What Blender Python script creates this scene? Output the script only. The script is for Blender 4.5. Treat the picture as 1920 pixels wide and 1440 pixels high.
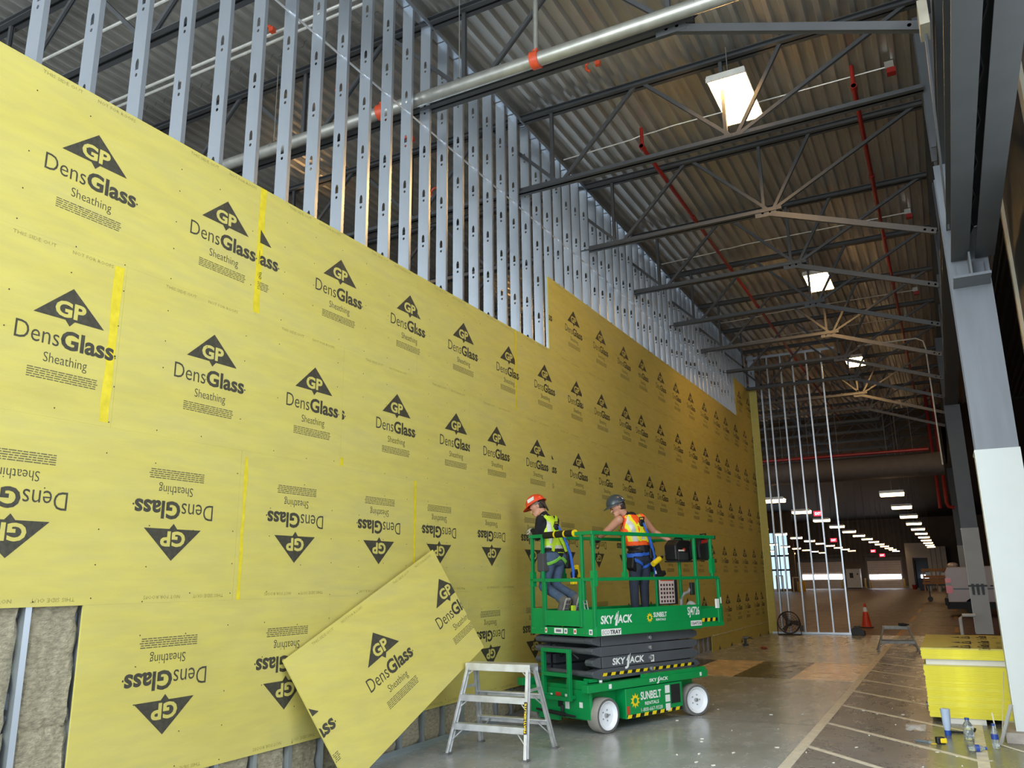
import bpy, bmesh, math, random
from math import pi, sin, cos, tan, radians, atan2, sqrt
from mathutils import Vector as V, Matrix as MX
random.seed(7)
SC = bpy.context.scene
COL = SC.collection
for o in list(bpy.data.objects):
    bpy.data.objects.remove(o)

# ------------------------------------------------------------------ camera
cam = bpy.data.cameras.new('camera'); CAM = bpy.data.objects.new('camera', cam); COL.objects.link(CAM)
cam.sensor_width = 36; cam.lens = 1513.5*36/1920; cam.clip_start = .05; cam.clip_end = 500
fw = V((-.45195, .86024, .23605)); rt = V((.8836, .46804, -.01393)); up = V((.12246, -.20228, .97164))
CAM.matrix_world = MX(((rt.x, up.x, -fw.x, 5.1637), (rt.y, up.y, -fw.y, 0), (rt.z, up.z, -fw.z, 1.7044), (0, 0, 0, 1)))
SC.camera = CAM
# ------------------------------------------------------------------ world, daylight, exposure
w = bpy.data.worlds.new('world'); SC.world = w; w.use_nodes = True
bg = w.node_tree.nodes['Background']; bg.inputs[0].default_value = (.62, .74, .92, 1); bg.inputs[1].default_value = .6
def area_light(name, loc, look, sx, sy, power, color):
    l = bpy.data.lights.new(name, 'AREA'); l.shape = 'RECTANGLE'; l.size = sx; l.size_y = sy; l.energy = power; l.color = color
    o = bpy.data.objects.new(name, l); COL.objects.link(o); o.location = loc
    o.rotation_euler = (V(look)-V(loc)).to_track_quat('-Z', 'Y').to_euler(); return o
# daylight entering through the wide open end of the building and the open bay on the right, both behind the photographer
area_light('daylight_opening', (-1.8, -8.6, 3.9), (-1.8, 10, 3.6), 15.5, 7.0, 3300, (.88, .95, 1.0))
area_light('daylight_side_bay', (6.5, .6, 2.75), (0, .6, 2.45), 15.0, 5.0, 360, (.92, .97, 1.0))
area_light('added_high_floor_fill', (6.5, .4, 7.2), (2.2, 3.0, 0), 15.0, 2.6, 960, (.90, .96, 1.0))  # unseen fill added high on the right to brighten the floor
SC.view_settings.view_transform = 'Standard'; SC.view_settings.look = 'None'
SC.view_settings.exposure = 0.0; SC.view_settings.gamma = 1.0; SC.view_settings.use_curve_mapping = False

# ------------------------------------------------------------------ materials
def lin(c):
    return tuple((x/255/12.92 if x/255 <= .04045 else ((x/255+.055)/1.055)**2.4) for x in c)
MATS = {}
def mat(name, rgb, rough=.5, metal=0., var=.10, scale=6., stretch=(1, 1, 1), bump=0., bscale=60., emit=0., alpha=1., trans=0., spec=.5, rough2=None):
    if name in MATS: return MATS[name]
    m = bpy.data.materials.new(name); m.use_nodes = True; N = m.node_tree.nodes; L = m.node_tree.links
    b = N['Principled BSDF']; c = lin(rgb)
    b.inputs['Roughness'].default_value = rough; b.inputs['Metallic'].default_value = metal
    b.inputs['Specular IOR Level'].default_value = spec
    tc = N.new('ShaderNodeTexCoord'); mp = N.new('ShaderNodeMapping'); mp.inputs['Scale'].default_value = stretch
    L.new(tc.outputs['Object'], mp.inputs['Vector'])
    nz = N.new('ShaderNodeTexNoise'); nz.inputs['Scale'].default_value = scale; nz.inputs['Detail'].default_value = 4
    L.new(mp.outputs[0], nz.inputs['Vector'])
    rp = N.new('ShaderNodeValToRGB'); e = rp.color_ramp.elements
    e[0].position = .3; e[1].position = .7
    e[0].color = tuple(min(1, x*(1-var)) for x in c)+(1,); e[1].color = tuple(min(1, x*(1+var)) for x in c)+(1,)
    L.new(nz.outputs['Fac'], rp.inputs[0]); L.new(rp.outputs[0], b.inputs['Base Color'])
    if rough2 is not None:
        mr = N.new('ShaderNodeMapRange'); mr.inputs[1].default_value = .35; mr.inputs[2].default_value = .65
        mr.inputs[3].default_value = rough; mr.inputs[4].default_value = rough2
        L.new(nz.outputs['Fac'], mr.inputs[0]); L.new(mr.outputs[0], b.inputs['Roughness'])
    if bump:
        n2 = N.new('ShaderNodeTexNoise'); n2.inputs['Scale'].default_value = bscale; n2.inputs['Detail'].default_value = 3
        L.new(mp.outputs[0], n2.inputs['Vector'])
        bp = N.new('ShaderNodeBump'); bp.inputs['Strength'].default_value = bump; bp.inputs['Distance'].default_value = .01
        L.new(n2.outputs['Fac'], bp.inputs['Height']); L.new(bp.outputs[0], b.inputs['Normal'])
    if emit:
        b.inputs['Emission Color'].default_value = c+(1,); b.inputs['Emission Strength'].default_value = emit
    if alpha < 1: b.inputs['Alpha'].default_value = alpha
    if trans: b.inputs['Transmission Weight'].default_value = trans
    MATS[name] = m; return m

# ------------------------------------------------------------------ mesh collector
class MB:
    def __init__(s): s.v = []; s.f = []; s.m = []
    def add(s, vs, fs, mi=0, T=None):
        o = len(s.v)
        s.v += [tuple(T @ V(v)) if T is not None else tuple(v) for v in vs]
        s.f += [tuple(i+o for i in f) for f in fs]; s.m += [mi]*len(fs); return s
    def box(s, lo, hi, mi=0, T=None):
        (a, b, c), (d, e, f) = lo, hi
        return s.add([(a, b, c), (d, b, c), (d, e, c), (a, e, c), (a, b, f), (d, b, f), (d, e, f), (a, e, f)],
                     [(0, 3, 2, 1), (4, 5, 6, 7), (0, 1, 5, 4), (1, 2, 6, 5), (2, 3, 7, 6), (3, 0, 4, 7)], mi, T)
    def cbox(s, c, d, mi=0, T=None):
        return s.box([c[i]-d[i]/2 for i in range(3)], [c[i]+d[i]/2 for i in range(3)], mi, T)
    def frame(s, a, b, upv=(0, 0, 1)):
        a = V(a); b = V(b); z = (b-a).normalized(); u = V(upv)
        if abs(z.dot(u)) > .98: u = V((1, 0, 0))
        x = u.cross(z).normalized(); y = z.cross(x); return a, b, x, y
    def bar(s, a, b, w, h, upv=(0, 0, 1), mi=0):          # w across, h along the up vector
        a, b, x, y = s.frame(a, b, upv); q = [(-1, -1), (1, -1), (1, 1), (-1, 1)]
        vs = [p+x*i*w/2+y*j*h/2 for p in (a, b) for i, j in q]
        return s.add(vs, [(3, 2, 1, 0), (4, 5, 6, 7), (0, 1, 5, 4), (1, 2, 6, 5), (2, 3, 7, 6), (3, 0, 4, 7)], mi)
    def tube(s, a, b, r, n=10, r2=None, mi=0):
        r2 = r if r2 is None else r2
        a, b, x, y = s.frame(a, b)
        vs = [p+(x*cos(2*pi*k/n)+y*sin(2*pi*k/n))*q for p, q in ((a, r), (b, r2)) for k in range(n)]
        fs = [(k, (k+1) % n, n+(k+1) % n, n+k) for k in range(n)]+[tuple(range(n-1, -1, -1)), tuple(range(n, 2*n))]
        return s.add(vs, fs, mi)
    def path(s, pts, r, n=6, mi=0):
        P = [V(p) for p in pts]; rings = []
        for i, p in enumerate(P):
            t = (P[min(i+1, len(P)-1)]-P[max(i-1, 0)]).normalized()
            u = V((0, 0, 1)) if abs(t.z) < .95 else V((1, 0, 0))
            x = u.cross(t).normalized(); y = t.cross(x)
            rr = r[i] if isinstance(r, (list, tuple)) else r
            rings.append([p+(x*cos(2*pi*k/n)+y*sin(2*pi*k/n))*rr for k in range(n)])
        vs = [q for g in rings for q in g]; m = len(P)
        fs = [(i*n+k, i*n+(k+1) % n, (i+1)*n+(k+1) % n, (i+1)*n+k) for i in range(m-1) for k in range(n)]
        fs += [tuple(range(n-1, -1, -1)), tuple(range((m-1)*n, m*n))]
        return s.add(vs, fs, mi)
    def lathe(s, prof, n=16, T=None, mi=0, caps=True):    # prof of (r, z) turned about z
        vs = [(r*cos(2*pi*k/n), r*sin(2*pi*k/n), z) for r, z in prof for k in range(n)]; m = len(prof)
        fs = [(i*n+k, i*n+(k+1) % n, (i+1)*n+(k+1) % n, (i+1)*n+k) for i in range(m-1) for k in range(n)]
        if caps: fs += [tuple(range(n-1, -1, -1)), tuple(range((m-1)*n, m*n))]
        return s.add(vs, fs, mi, T)
    def prism(s, poly, z0, z1, mi=0, T=None):
        n = len(poly); vs = [(x, y, z0) for x, y in poly]+[(x, y, z1) for x, y in poly]
        fs = [tuple(range(n-1, -1, -1)), tuple(range(n, 2*n))]+[(k, (k+1) % n, n+(k+1) % n, n+k) for k in range(n)]
        return s.add(vs, fs, mi, T)
    def ball(s, c, r, n=12, m=8, mi=0, T=None):
        r = (r, r, r) if not hasattr(r, '__len__') else r; vs = []; fs = []
        for i in range(m+1):
            t = pi*i/m
            for k in range(n):
                p = 2*pi*k/n; q = V((r[0]*sin(t)*cos(p), r[1]*sin(t)*sin(p), r[2]*cos(t)))
                if T is not None: q = T @ q
                vs.append(V(c)+q)
        for i in range(m):
            for k in range(n): fs.append((i*n+k, (i+1)*n+k, (i+1)*n+(k+1) % n, i*n+(k+1) % n))
        return s.add(vs, fs, mi)
    def mesh(s, name, mats):
        me = bpy.data.meshes.new(name); me.from_pydata(s.v, [], s.f)
        for m in (mats if isinstance(mats, (list, tuple)) else [mats]): me.materials.append(m)
        me.polygons.foreach_set('material_index', s.m); me.update(); return me
    def build(s, name, mats, parent=None, smooth=False, bevel=0., **kw):
        return link(name, s.mesh(name, mats), parent, smooth, bevel, **kw)
def link(name, me, parent=None, smooth=False, bevel=0., loc=None, rot=None, **kw):
    o = bpy.data.objects.new(name, me); COL.objects.link(o)
    if parent: o.parent = parent
    if loc is not None: o.location = loc
    if rot is not None: o.rotation_euler = rot
    if smooth and me:
        for p in me.polygons: p.use_smooth = True
        try: me.set_sharp_from_angle(angle=radians(38))
        except Exception: pass
    if bevel:
        b = o.modifiers.new('bevel', 'BEVEL'); b.width = bevel; b.segments = 2; b.limit_method = 'ANGLE'
    for k, v in kw.items(): o[k] = v
    return o
def thing(name, label, cat, loc=(0, 0, 0), rz=0., group=None):
    o = bpy.data.objects.new(name, None); COL.objects.link(o); o.location = loc; o.rotation_euler = (0, 0, rz)
    o.empty_display_size = .2; tag(o, label, cat, group); return o
def tag(o, label, cat, group=None):
    o['label'] = label; o['category'] = cat
    if group: o['group'] = group
    return o
def struct(name, label=None, loc=(0, 0, 0)):
    o = bpy.data.objects.new(name, None); COL.objects.link(o); o['kind'] = 'structure'; o.location = loc
    if label: o['label'] = label; o['category'] = name.split('_')[0]
    return o
def dup(root, parent=None):
    c = root.copy(); COL.objects.link(c); c.parent = parent
    for ch in list(root.children): dup(ch, c)
    return c
# ------------------------------------------------------------------ lettering
_T = {}
def glyphs(txt, bold=0., res=3):
    k = (txt, bold, res)
    if k not in _T:
        cu = bpy.data.curves.new('lettering', 'FONT'); cu.body = txt; cu.size = 1; cu.offset = bold; cu.resolution_u = res; cu.fill_mode = 'FRONT'
        o = bpy.data.objects.new('lettering', cu); COL.objects.link(o)
        me = bpy.data.meshes.new_from_object(o.evaluated_get(bpy.context.evaluated_depsgraph_get()))
        _T[k] = ([tuple(v.co) for v in me.vertices], [tuple(p.vertices) for p in me.polygons])
        bpy.data.objects.remove(o); bpy.data.meshes.remove(me); bpy.data.curves.remove(cu)
    return _T[k]
def letter(mb, txt, x0, width, y0, cap, T, mi=0, bold=0., shear=0., lift=0., res=3):
    """lettering from x0, as wide as width, standing on y0 with capitals cap high; T maps (x, y, out) to the surface"""
    vs, fs = glyphs(txt, bold, res)
    if not vs: return
    a = min(v[0] for v in vs); b = max(v[0] for v in vs); sx = width/(b-a); sy = cap/.70
    mb.add([(x0+(v[0]-a)*sx+shear*v[1]*sy, y0+v[1]*sy, lift) for v in vs], fs, mi, T)
def ang(a): return radians(a)
# ================================================================== surface materials
def base_nodes(name):
    m = bpy.data.materials.new(name); m.use_nodes = True; N = m.node_tree.nodes; L = m.node_tree.links
    g = N.new('ShaderNodeNewGeometry'); return m, N, L, N['Principled BSDF'], g.outputs['Position']
def noise(N, L, vec, scale, detail=4, stretch=(1, 1, 1), rough=.5):
    mp = N.new('ShaderNodeMapping'); mp.inputs['Scale'].default_value = stretch; L.new(vec, mp.inputs['Vector'])
    n = N.new('ShaderNodeTexNoise'); n.inputs['Scale'].default_value = scale; n.inputs['Detail'].default_value = detail
    n.inputs['Roughness'].default_value = rough; L.new(mp.outputs[0], n.inputs['Vector']); return n.outputs['Fac']
def ramp(N, L, fac, stops):
    r = N.new('ShaderNodeValToRGB'); e = r.color_ramp.elements
    while len(e) < len(stops): e.new(.5)
    for x, (p, c) in zip(e, stops): x.position = p; x.color = tuple(c)+(1,) if len(c) == 3 else c
    L.new(fac, r.inputs[0]); return r.outputs[0]
def mixc(N, L, fac, a, b, mode='MIX'):
    x = N.new('ShaderNodeMixRGB'); x.blend_type = mode
    for s, i in ((fac, 0), (a, 1), (b, 2)):
        if hasattr(s, 'default_value'): L.new(s, x.inputs[i])
        else: x.inputs[i].default_value = s if not hasattr(s, '__len__') else tuple(s)+(1,)*(4-len(s))
    return x.outputs[0]
def board_material():
    m, N, L, b, P = base_nodes('yellow_sheathing')
    f1 = noise(N, L, P, 1.6, 5, (1, .35, 2.2), .6); f2 = noise(N, L, P, 9, 4, (1, .3, 1.6)); f3 = noise(N, L, P, 160, 2)
    c1 = ramp(N, L, f1, [(.35, lin((196, 184, 94))), (.55, lin((201, 190, 103))), (.72, lin((193, 184, 112)))])
    c2 = mixc(N, L, .16, c1, ramp(N, L, f2, [(.35, lin((172, 166, 112))), (.65, lin((226, 214, 96)))]))
    c3 = mixc(N, L, .05, c2, ramp(N, L, f3, [(.3, (.4, .36, .12)), (.7, (.9, .85, .4))]))
    L.new(c3, b.inputs['Base Color']); b.inputs['Roughness'].default_value = .62; b.inputs['Specular IOR Level'].default_value = .3
    MATS[m.name] = m; return m
BOARD = board_material()
def floor_material(name, lo, mid, hi, rlo, rhi, dark=.5):
    m, N, L, b, P = base_nodes(name)
    f1 = noise(N, L, P, .55, 6, (1, 1, 1), .62); f2 = noise(N, L, P, 2.6, 6, (1.6, .8, 1), .7); f3 = noise(N, L, P, 40, 3)
    w = N.new('ShaderNodeTexNoise'); w.inputs['Scale'].default_value = 4.2; w.inputs['Detail'].default_value = 9; w.inputs['Roughness'].default_value = .66; w.inputs['Distortion'].default_value = 1.1
    mp = N.new('ShaderNodeMapping'); mp.inputs['Scale'].default_value = (.7, 3.6, 1); mp.inputs['Rotation'].default_value = (0, 0, .50); L.new(P, mp.inputs[0]); L.new(mp.outputs[0], w.inputs['Vector'])
    c = ramp(N, L, f1, [(.30, lin(lo)), (.5, lin(mid)), (.72, lin(hi))])
    c = mixc(N, L, dark, c, ramp(N, L, w.outputs['Fac'], [(.32, (.5, .5, .5)), (.66, (1.1, 1.1, 1.1))]), 'MULTIPLY')
    c = mixc(N, L, .18, c, ramp(N, L, f2, [(.4, lin(lo)), (.62, lin(hi))]))
    L.new(c, b.inputs['Base Color'])
    r = N.new('ShaderNodeMapRange'); r.inputs[1].default_value = .35; r.inputs[2].default_value = .65; r.inputs[3].default_value = rlo; r.inputs[4].default_value = rhi
    L.new(f2, r.inputs[0]); L.new(r.outputs[0], b.inputs['Roughness'])
    MATS[m.name] = m; return m
FLOOR = floor_material('polished_concrete', (138, 142, 141), (158, 162, 161), (180, 184, 183), .20, .30, .30)
FLOORD = floor_material('scuffed_dark_concrete', (92, 92, 91), (116, 116, 114), (146, 146, 144), .24, .34, .8)
FLOORB = floor_material('brown_hall_concrete', (84, 55, 39), (95, 64, 46), (106, 73, 54), .40, .55, .3)
TAPE = mat('joint_tape_yellow', (218, 200, 44), .45, var=.12, scale=14)
INK = mat('black_print', (64, 62, 50), .6, var=.30, scale=30); FINE = mat('fine_print', (98, 94, 62), .6, var=.3, scale=60)
GALV = mat('galvanized_stud', (198, 208, 219), .33, .82, var=.03, scale=2.5, stretch=(2, 2, .5))
STEEL = mat('grey_painted_steel', (72, 74, 76), .5, 0, var=.08, scale=4)
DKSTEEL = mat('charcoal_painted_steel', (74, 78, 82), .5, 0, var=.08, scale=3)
BLSTEEL = mat('blue_grey_painted_steel', (112, 118, 126), .45, 0, var=.10, scale=2.5, stretch=(3, 3, .4))
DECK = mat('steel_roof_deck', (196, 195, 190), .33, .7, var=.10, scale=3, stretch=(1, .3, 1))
DECK_SHADE = mat('shaded_roof_deck', (44, 43, 42), .6, .1, var=.1, scale=2)  # copy of the deck with the unlit ceiling's shade put into its colour
GALVP = mat('galvanized_pipe', (170, 170, 162), .38, .6, var=.12, scale=8)
REDP = mat('red_sprinkler_paint', (150, 34, 28), .4, 0, var=.1, scale=10)
ORANGE = mat('orange_pipe_coupling', (205, 78, 44), .4, 0, var=.1, scale=20)
WHITEP = mat('white_wall_panel', (206, 213, 211), .5, 0, var=.03, scale=2)
CREAM = mat('cream_panel', (214, 208, 188), .55, 0, var=.05, scale=5)
INSUL = mat('grey_mineral_wool', (158, 151, 128), .95, 0, var=.28, scale=22, stretch=(1, 1, 2.2), bump=.9, bscale=60)
BLACK = mat('black_plastic', (22, 22, 23), .5, 0, var=.15, scale=20)
CONC = mat('concrete_plinth', (168, 160, 150), .85, 0, var=.12, scale=10, bump=.3)
WARM = mat('warm_lamp_lens', (255, 198, 122), .4, emit=52)
WARMF = mat('warm_hall_lamp_lens', (255, 214, 156), .4, emit=13)

# ================================================================== floor
fl = struct('floor', 'polished grey concrete floor with painted pale lines')
def slab(name, x0, x1, y0, y1, z0, z1, m, parent=None, **kw):
    return MB().box((x0, y0, z0), (x1, y1, z1)).build(name, m, parent, **kw)
slab('concrete_slab', -15, 3.60, -9, 26.6, -.15, 0, FLOOR, fl, label='light polished concrete')
slab('scuffed_slab', 3.60, 15, -9, 26.6, -.15, 0, FLOORD, fl, label='dark scuffed concrete under the hatching')
slab('hall_slab', -30, 20, 26.6, 122, -.15, 0, FLOORB, fl, label='brown concrete of the far hall')
LINE = mat('worn_line_paint', (214, 208, 190), .5, var=.16, scale=9, rough2=.3)
OLINE = mat('worn_orange_line_paint', (172, 122, 66), .6, var=.3, scale=5)
TANT = mat('tan_floor_coating', (226, 200, 166), .22, var=.07, scale=3, rough2=.3)
DKT = mat('dark_floor_coating', (78, 75, 66), .22, var=.10, scale=3, rough2=.3)
GRNT = mat('olive_floor_coating', (124, 124, 98), .25, var=.08, scale=3, rough2=.35)
slab('lane_stripe', 3.545, 3.65, -6, 26.6, -.01, .0035, LINE, fl)
for k in range(14):                                              # hatching between the lane stripe and the pile
    y0 = 9.30+1.515*(k-6)+.02; d = V((1.08, -1.12, 0)).normalized(); n = V((-d.y, d.x, 0))
    a = V((3.65, y0, 0)); b = a+d*(1.58*1.41+.06); h = .034
    MB().add([(3.65, y0-h*1.45, -.01), (b-n*h)[:2]+(-.01,), (b+n*h)[:2]+(-.01,), (3.65, y0+h*1.45, -.01),
              (3.65, y0-h*1.45, .003), (b-n*h)[:2]+(.003,), (b+n*h)[:2]+(.003,), (3.65, y0+h*1.45, .003)],
             [(0, 3, 2, 1), (4, 5, 6, 7), (0, 1, 5, 4), (1, 2, 6, 5), (2, 3, 7, 6), (3, 0, 4, 7)]).build('hatch_stripe', LINE, fl)
slab('side_stripe', 5.165, 5.265, -6, 26.6, -.01, .0035, LINE, fl)
for i, (x0, x1, m) in enumerate(((-.4, .55, DKT), (.58, 1.54, TANT), (1.54, 2.52, DKT), (2.52, 3.545, TANT))):
    slab('floor_patch', x0, x1, 15.1, 17.98, -.01, .003, m, fl)
slab('floor_patch', 4.75, 5.165, 8.4, 10.2, -.01, .0015, GRNT, fl)
slab('floor_patch', 5.265, 6.5, 7, 10.2, -.01, .0015, GRNT, fl)
for y in range(0, 9):                                             # broken orange lane line running off through the hall
    slab('orange_lane_line', 3.55, 3.67, 26.7+y*8, 31.2+y*8, 0, .0018, OLINE, fl)
    slab('orange_lane_line', 5.05, 5.17, 28.5+y*8, 31.2+y*8, 0, .0018, OLINE, fl)
JOINT = mat('saw_cut_joint', (58, 56, 54), .8)
for y in (4.0, 10.6, 20.4): slab('saw_cut', .0, 3.545, y, y+.008, 0, .0008, JOINT, fl)
for y in range(32, 120, 6): slab('saw_cut', -30, 20, y, y+.05, 0, .001, JOINT, fl)
chips = MB(); rr = random.Random(3)                                # drywall crumbs strewn on the floor
for i in range(46):
    x, y = rr.uniform(1.9, 5.4), rr.uniform(6.8, 12.5); s = rr.uniform(.006, .022); t = rr.uniform(0, 3)
    chips.box((-s, -s*.4, 0), (s, s*.4, .006), 0, MX.Translation((x, y, .0))@MX.Rotation(t, 4, 'Z'))
chips.build('floor_crumbs', mat('white_crumbs', (226, 224, 214), .8), fl, kind='stuff')

# ================================================================== the stud and sheathing wall
wl = struct('wall_left', 'steel stud wall partly covered in yellow printed sheathing')
STUD_Y0 = 2.823; STUD_P = .4064; STUD_H = 8.86
def ring_hole(mb, x0, x1, z0, z1, hx, hz, arch=False):
    cx, cz = (x0+x1)/2, (z0+z1)/2
    out = [(x0, z0), (cx, z0), (x1, z0), (x1, cz), (x1, z1), (cx, z1), (x0, z1), (x0, cz)]
    inn = [(cx-hx*.72, cz-hz*.72), (cx, cz-hz), (cx+hx*.72, cz-hz*.72), (cx+hx, cz), (cx+hx*.72, cz+hz*.72), (cx, cz+hz), (cx-hx*.72, cz+hz*.72), (cx-hx, cz)]
    if arch: inn[0] = (cx-hx, cz-hz); inn[2] = (cx+hx, cz-hz); inn[3] = (cx+hx, cz+.01); inn[7] = (cx-hx, cz+.01)
    vs = [(x, 0, z) for x, z in out+inn]
    mb.add(vs, [(k, (k+1) % 8, 8+(k+1) % 8, 8+k) for k in range(8)])
def stud_mesh(depth=.15, fl_w=.041, H=STUD_H, z0=0., phase=.0):
    mb = MB(); z = z0+phase-.61
    q = lambda a, b: mb.add([(-depth, 0, a), (0, 0, a), (0, 0, b), (-depth, 0, b)], [(0, 1, 2, 3)]) if b > a else None
    while z < H:
        a = [z, z+.20, z+.26, z+.40, z+.61]
        if z < z0 or z+.61 > H: q(max(z, z0), min(z+.61, H)); z += .61; continue
        q(a[0], a[1]); ring_hole(mb, -depth, 0, a[1], a[2], .015, .017); ring_hole(mb, -depth, 0, a[2], a[3], .019, .052, True); q(a[3], a[4]); z += .61
    for x, s in ((0, -1), (-depth, 1)):
        mb.add([(x, 0, z0), (x, fl_w, z0), (x, fl_w, H), (x, 0, H)], [(0, 1, 2, 3)])
        mb.add([(x, fl_w, z0), (x+s*.014, fl_w, z0), (x+s*.014, fl_w, H), (x, fl_w, H)], [(0, 1, 2, 3)])
    return mb
SM = [stud_mesh(phase=ph).mesh('stud', GALV) for ph in (.0, .08, -.06)]
for i in range(-4, 59):
    link('stud', SM[(i*7) % 3], wl, loc=(-.018, STUD_Y0+STUD_P*i, 0))
tr = MB()
tr.box((-.172, 1.1, 0), (-.014, 26.6, .004)); tr.box((-.018, 1.1, .004), (-.014, 26.6, .05)); tr.build('bottom_track', GALV, wl)
tt = MB(); tt.box((-.172, 1.1, 8.87), (-.014, 26.6, 8.875)); tt.box((-.018, 1.1, 8.80), (-.014, 26.6, 8.875)); tt.build('top_track', GALV, wl)
MB().path([(-.085, 1.1, 7.36), (-.085, 26.5, 7.33)], .013, 8).build('bridging_channel', mat('bright_channel', (225, 226, 226), .3, .7), wl)
# ---------------- insulation batts between the studs
def batt(y0, y1, z0, z1, seed):
    r = random.Random(seed); ny, nz = 12, max(4, int((z1-z0)*14)); vs = []; fs = []
    for j in range(nz+1):
        for i in range(ny+1):
            u = i/ny; e = min(u, 1-u)*ny
            x = -.045+(.0 if e > 1 else -.035*(1-e))+r.uniform(-.010, .010)+.008*sin(j*1.9+r.random())
            if j in (0, nz): x -= .03
            y = y0+(y1-y0)*u + (r.uniform(-.014, .022) if i in (0, ny) else 0)
            vs.append((x, y, z0+(z1-z0)*j/nz+(r.uniform(-.012, .012) if j in (0, nz) else 0)))
    for j in range(nz):
        for i in range(ny): a = j*(ny+1)+i; fs.append((a, a+1, a+ny+2, a+ny+1))
    n = len(vs); vs += [(-.15, y0, z0), (-.15, y1, z0), (-.15, y1, z1), (-.15, y0, z1)]; fs.append((n+3, n+2, n+1, n))
    return MB().add(vs, fs).build('insulation_batt', INSUL, wl, smooth=True)
for i in range(-4, 2):
    y = STUD_Y0+STUD_P*i+.046
    batt(y, y+.352, .82, 1.66, 50+i); batt(y, y+.352, .01, .84, 80+i)
for i in range(2, 42):
    y = STUD_Y0+STUD_P*i+.046; batt(y, y+.352, .01, .5, 120+i)
# ---------------- printed logo
def logo_mesh():
    mb = MB(); T = MX(((0, 0, 1, 0), (1, 0, 0, 0), (0, 1, 0, 0), (0, 0, 0, 1)))   # (u, v, out) -> (X, Y, Z)
    o = .0009
    mb.add([(-.26, -.235, o), (-.035, -.235, o), (0, -.275, o), (.035, -.235, o), (.26, -.235, o), (0, 0, o)], [(0, 1, 5), (1, 2, 3), (1, 3, 5), (3, 4, 5)], 0, T)
    letter(mb, 'GP', -.115, .225, -.212, .105, T, 1, bold=.035, lift=o*1.9)
    letter(mb, 'Dens', -.365, .305, -.435, .125, T, 0, bold=-.004, lift=o)
    letter(mb, 'Glass', -.05, .405, -.435, .125, T, 0, bold=.030, lift=o)
    mb.lathe([(.008, 0), (.008, .0003)], 6, T@MX.Translation((.365, -.40, o)), 0)
    letter(mb, 'Sheathing', -.155, .315, -.555, .068, T, 0, bold=-.006, lift=o)
    r = random.Random(5)
    for k in range(5):
        x = -.255; v = -.612-.0155*k
        while x < .24:
            w_ = r.uniform(.02, .055); w_ = min(w_, .255-x)
            mb.add([(x, v, o), (x+w_, v, o), (x+w_, v+.0070, o), (x, v+.0070, o)], [(0, 1, 2, 3)], 2, T); x += w_+.007
    return mb.mesh('printed_logo', [INK, BOARD, FINE])
LOGO = logo_mesh()
def edge_print_mesh():
    mb = MB(); T = MX(((0, 0, 1, 0), (1, 0, 0, 0), (0, 1, 0, 0), (0, 0, 0, 1)))
    letter(mb, 'THIS SIDE OUT', 0, .30, 0, .026, T, 0, lift=.0009, res=1); letter(mb, 'NOT FOR ROOFS', .42, .32, 0, .026, T, 0, lift=.0009, res=1)
    return mb.mesh('edge_print', mat('faint_edge_print', (150, 142, 74), .6, var=.3, scale=60))
EDGEP = edge_print_mesh()
def clipped(me, mtx, lo, hi):
    bm = bmesh.new(); bm.from_mesh(me); bm.transform(mtx)
    for y, s in ((lo, 1), (hi, -1)):
        bmesh.ops.bisect_plane(bm, geom=bm.verts[:]+bm.edges[:]+bm.faces[:], plane_co=(0, y, 0), plane_no=(0, -s, 0), clear_outer=True)
    if not bm.faces: bm.free(); return None
    m2 = bpy.data.meshes.new(me.name); bm.to_mesh(m2); bm.free()
    for m in me.materials: m2.materials.append(m)
    return m2
TH = .0159; _SH = {}
def sheet_mesh(L, H):
    k = (round(L, 3), round(H, 3))
    if k not in _SH: _SH[k] = MB().box((-TH, .0007, .0002), (0, L-.0007, H-.0002)).mesh('sheathing_panel', BOARD)
    return _SH[k]
def printed(sh, L, H, apex, flip, off=1.235, top=.30):
    """logos and edge print on a sheet whose lower left corner is its origin"""
    k = math.ceil((-.5-apex)/off); y = apex+off*k
    while y < L+.5:
        mt = MX.Translation((0, y, top if flip else H-top))@(MX.Rotation(pi, 4, 'X') if flip else MX.Identity(4))
        if y-.40 > 0 and y+.40 < L:
            o = link('printed_logo', LOGO, sh); o.matrix_local = mt
        else:
            m2 = clipped(LOGO, mt, .002, L-.002)
            if m2: link('printed_logo', m2, sh)
        y += off
    for x in ((.35, 1.62) if L > 2 else (.3,)):
        o = link('edge_print', EDGEP, sh); o.matrix_local = MX.Translation((0, x+(.74 if flip else 0), .052 if flip else H-.05))@(MX.Rotation(pi, 4, 'X') if flip else MX.Identity(4))
def sheet(y0, y1, z0, z1, apex, flip=False, top=.30):
    r = random.Random(int(y0*100+z0*7)); x = r.uniform(-.0002, .0003)
    o = link('sheathing_panel', sheet_mesh(y1-y0, z1-z0), wl, loc=(x, y0, z0)); printed(o, y1-y0, z1-z0, apex-y0, flip, top=top); return o
ROW = [5.24, 4.02, 2.80, 1.58, .36]; HH = 1.22
r1 = [(.02, 2.52, 1.0), (2.52, 4.96, 3.33), (4.96, 7.47, 6.08), (7.47, 9.93, 8.51), (9.93, 12.37, 10.92), (12.37, 14.81, 13.29), (14.81, 17.25, 15.45), (17.25, 19.69, 17.98), (19.69, 22.13, 20.4), (22.13, 24.5, 22.7), (24.5, 26.66, 25.1)]
r2 = [(1.2, 3.67, 3.28), (3.67, 6.18, 4.53), (6.18, 8.66, 7.10), (8.66, 11.09, 9.37), (11.09, 13.53, 12.14), (13.53, 15.98, 14.53), (15.98, 18.42, 16.6), (18.42, 20.86, 19.15), (20.86, 23.3, 21.5), (23.3, 25.74, 23.9), (25.74, 26.66, 25.2)]
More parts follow.
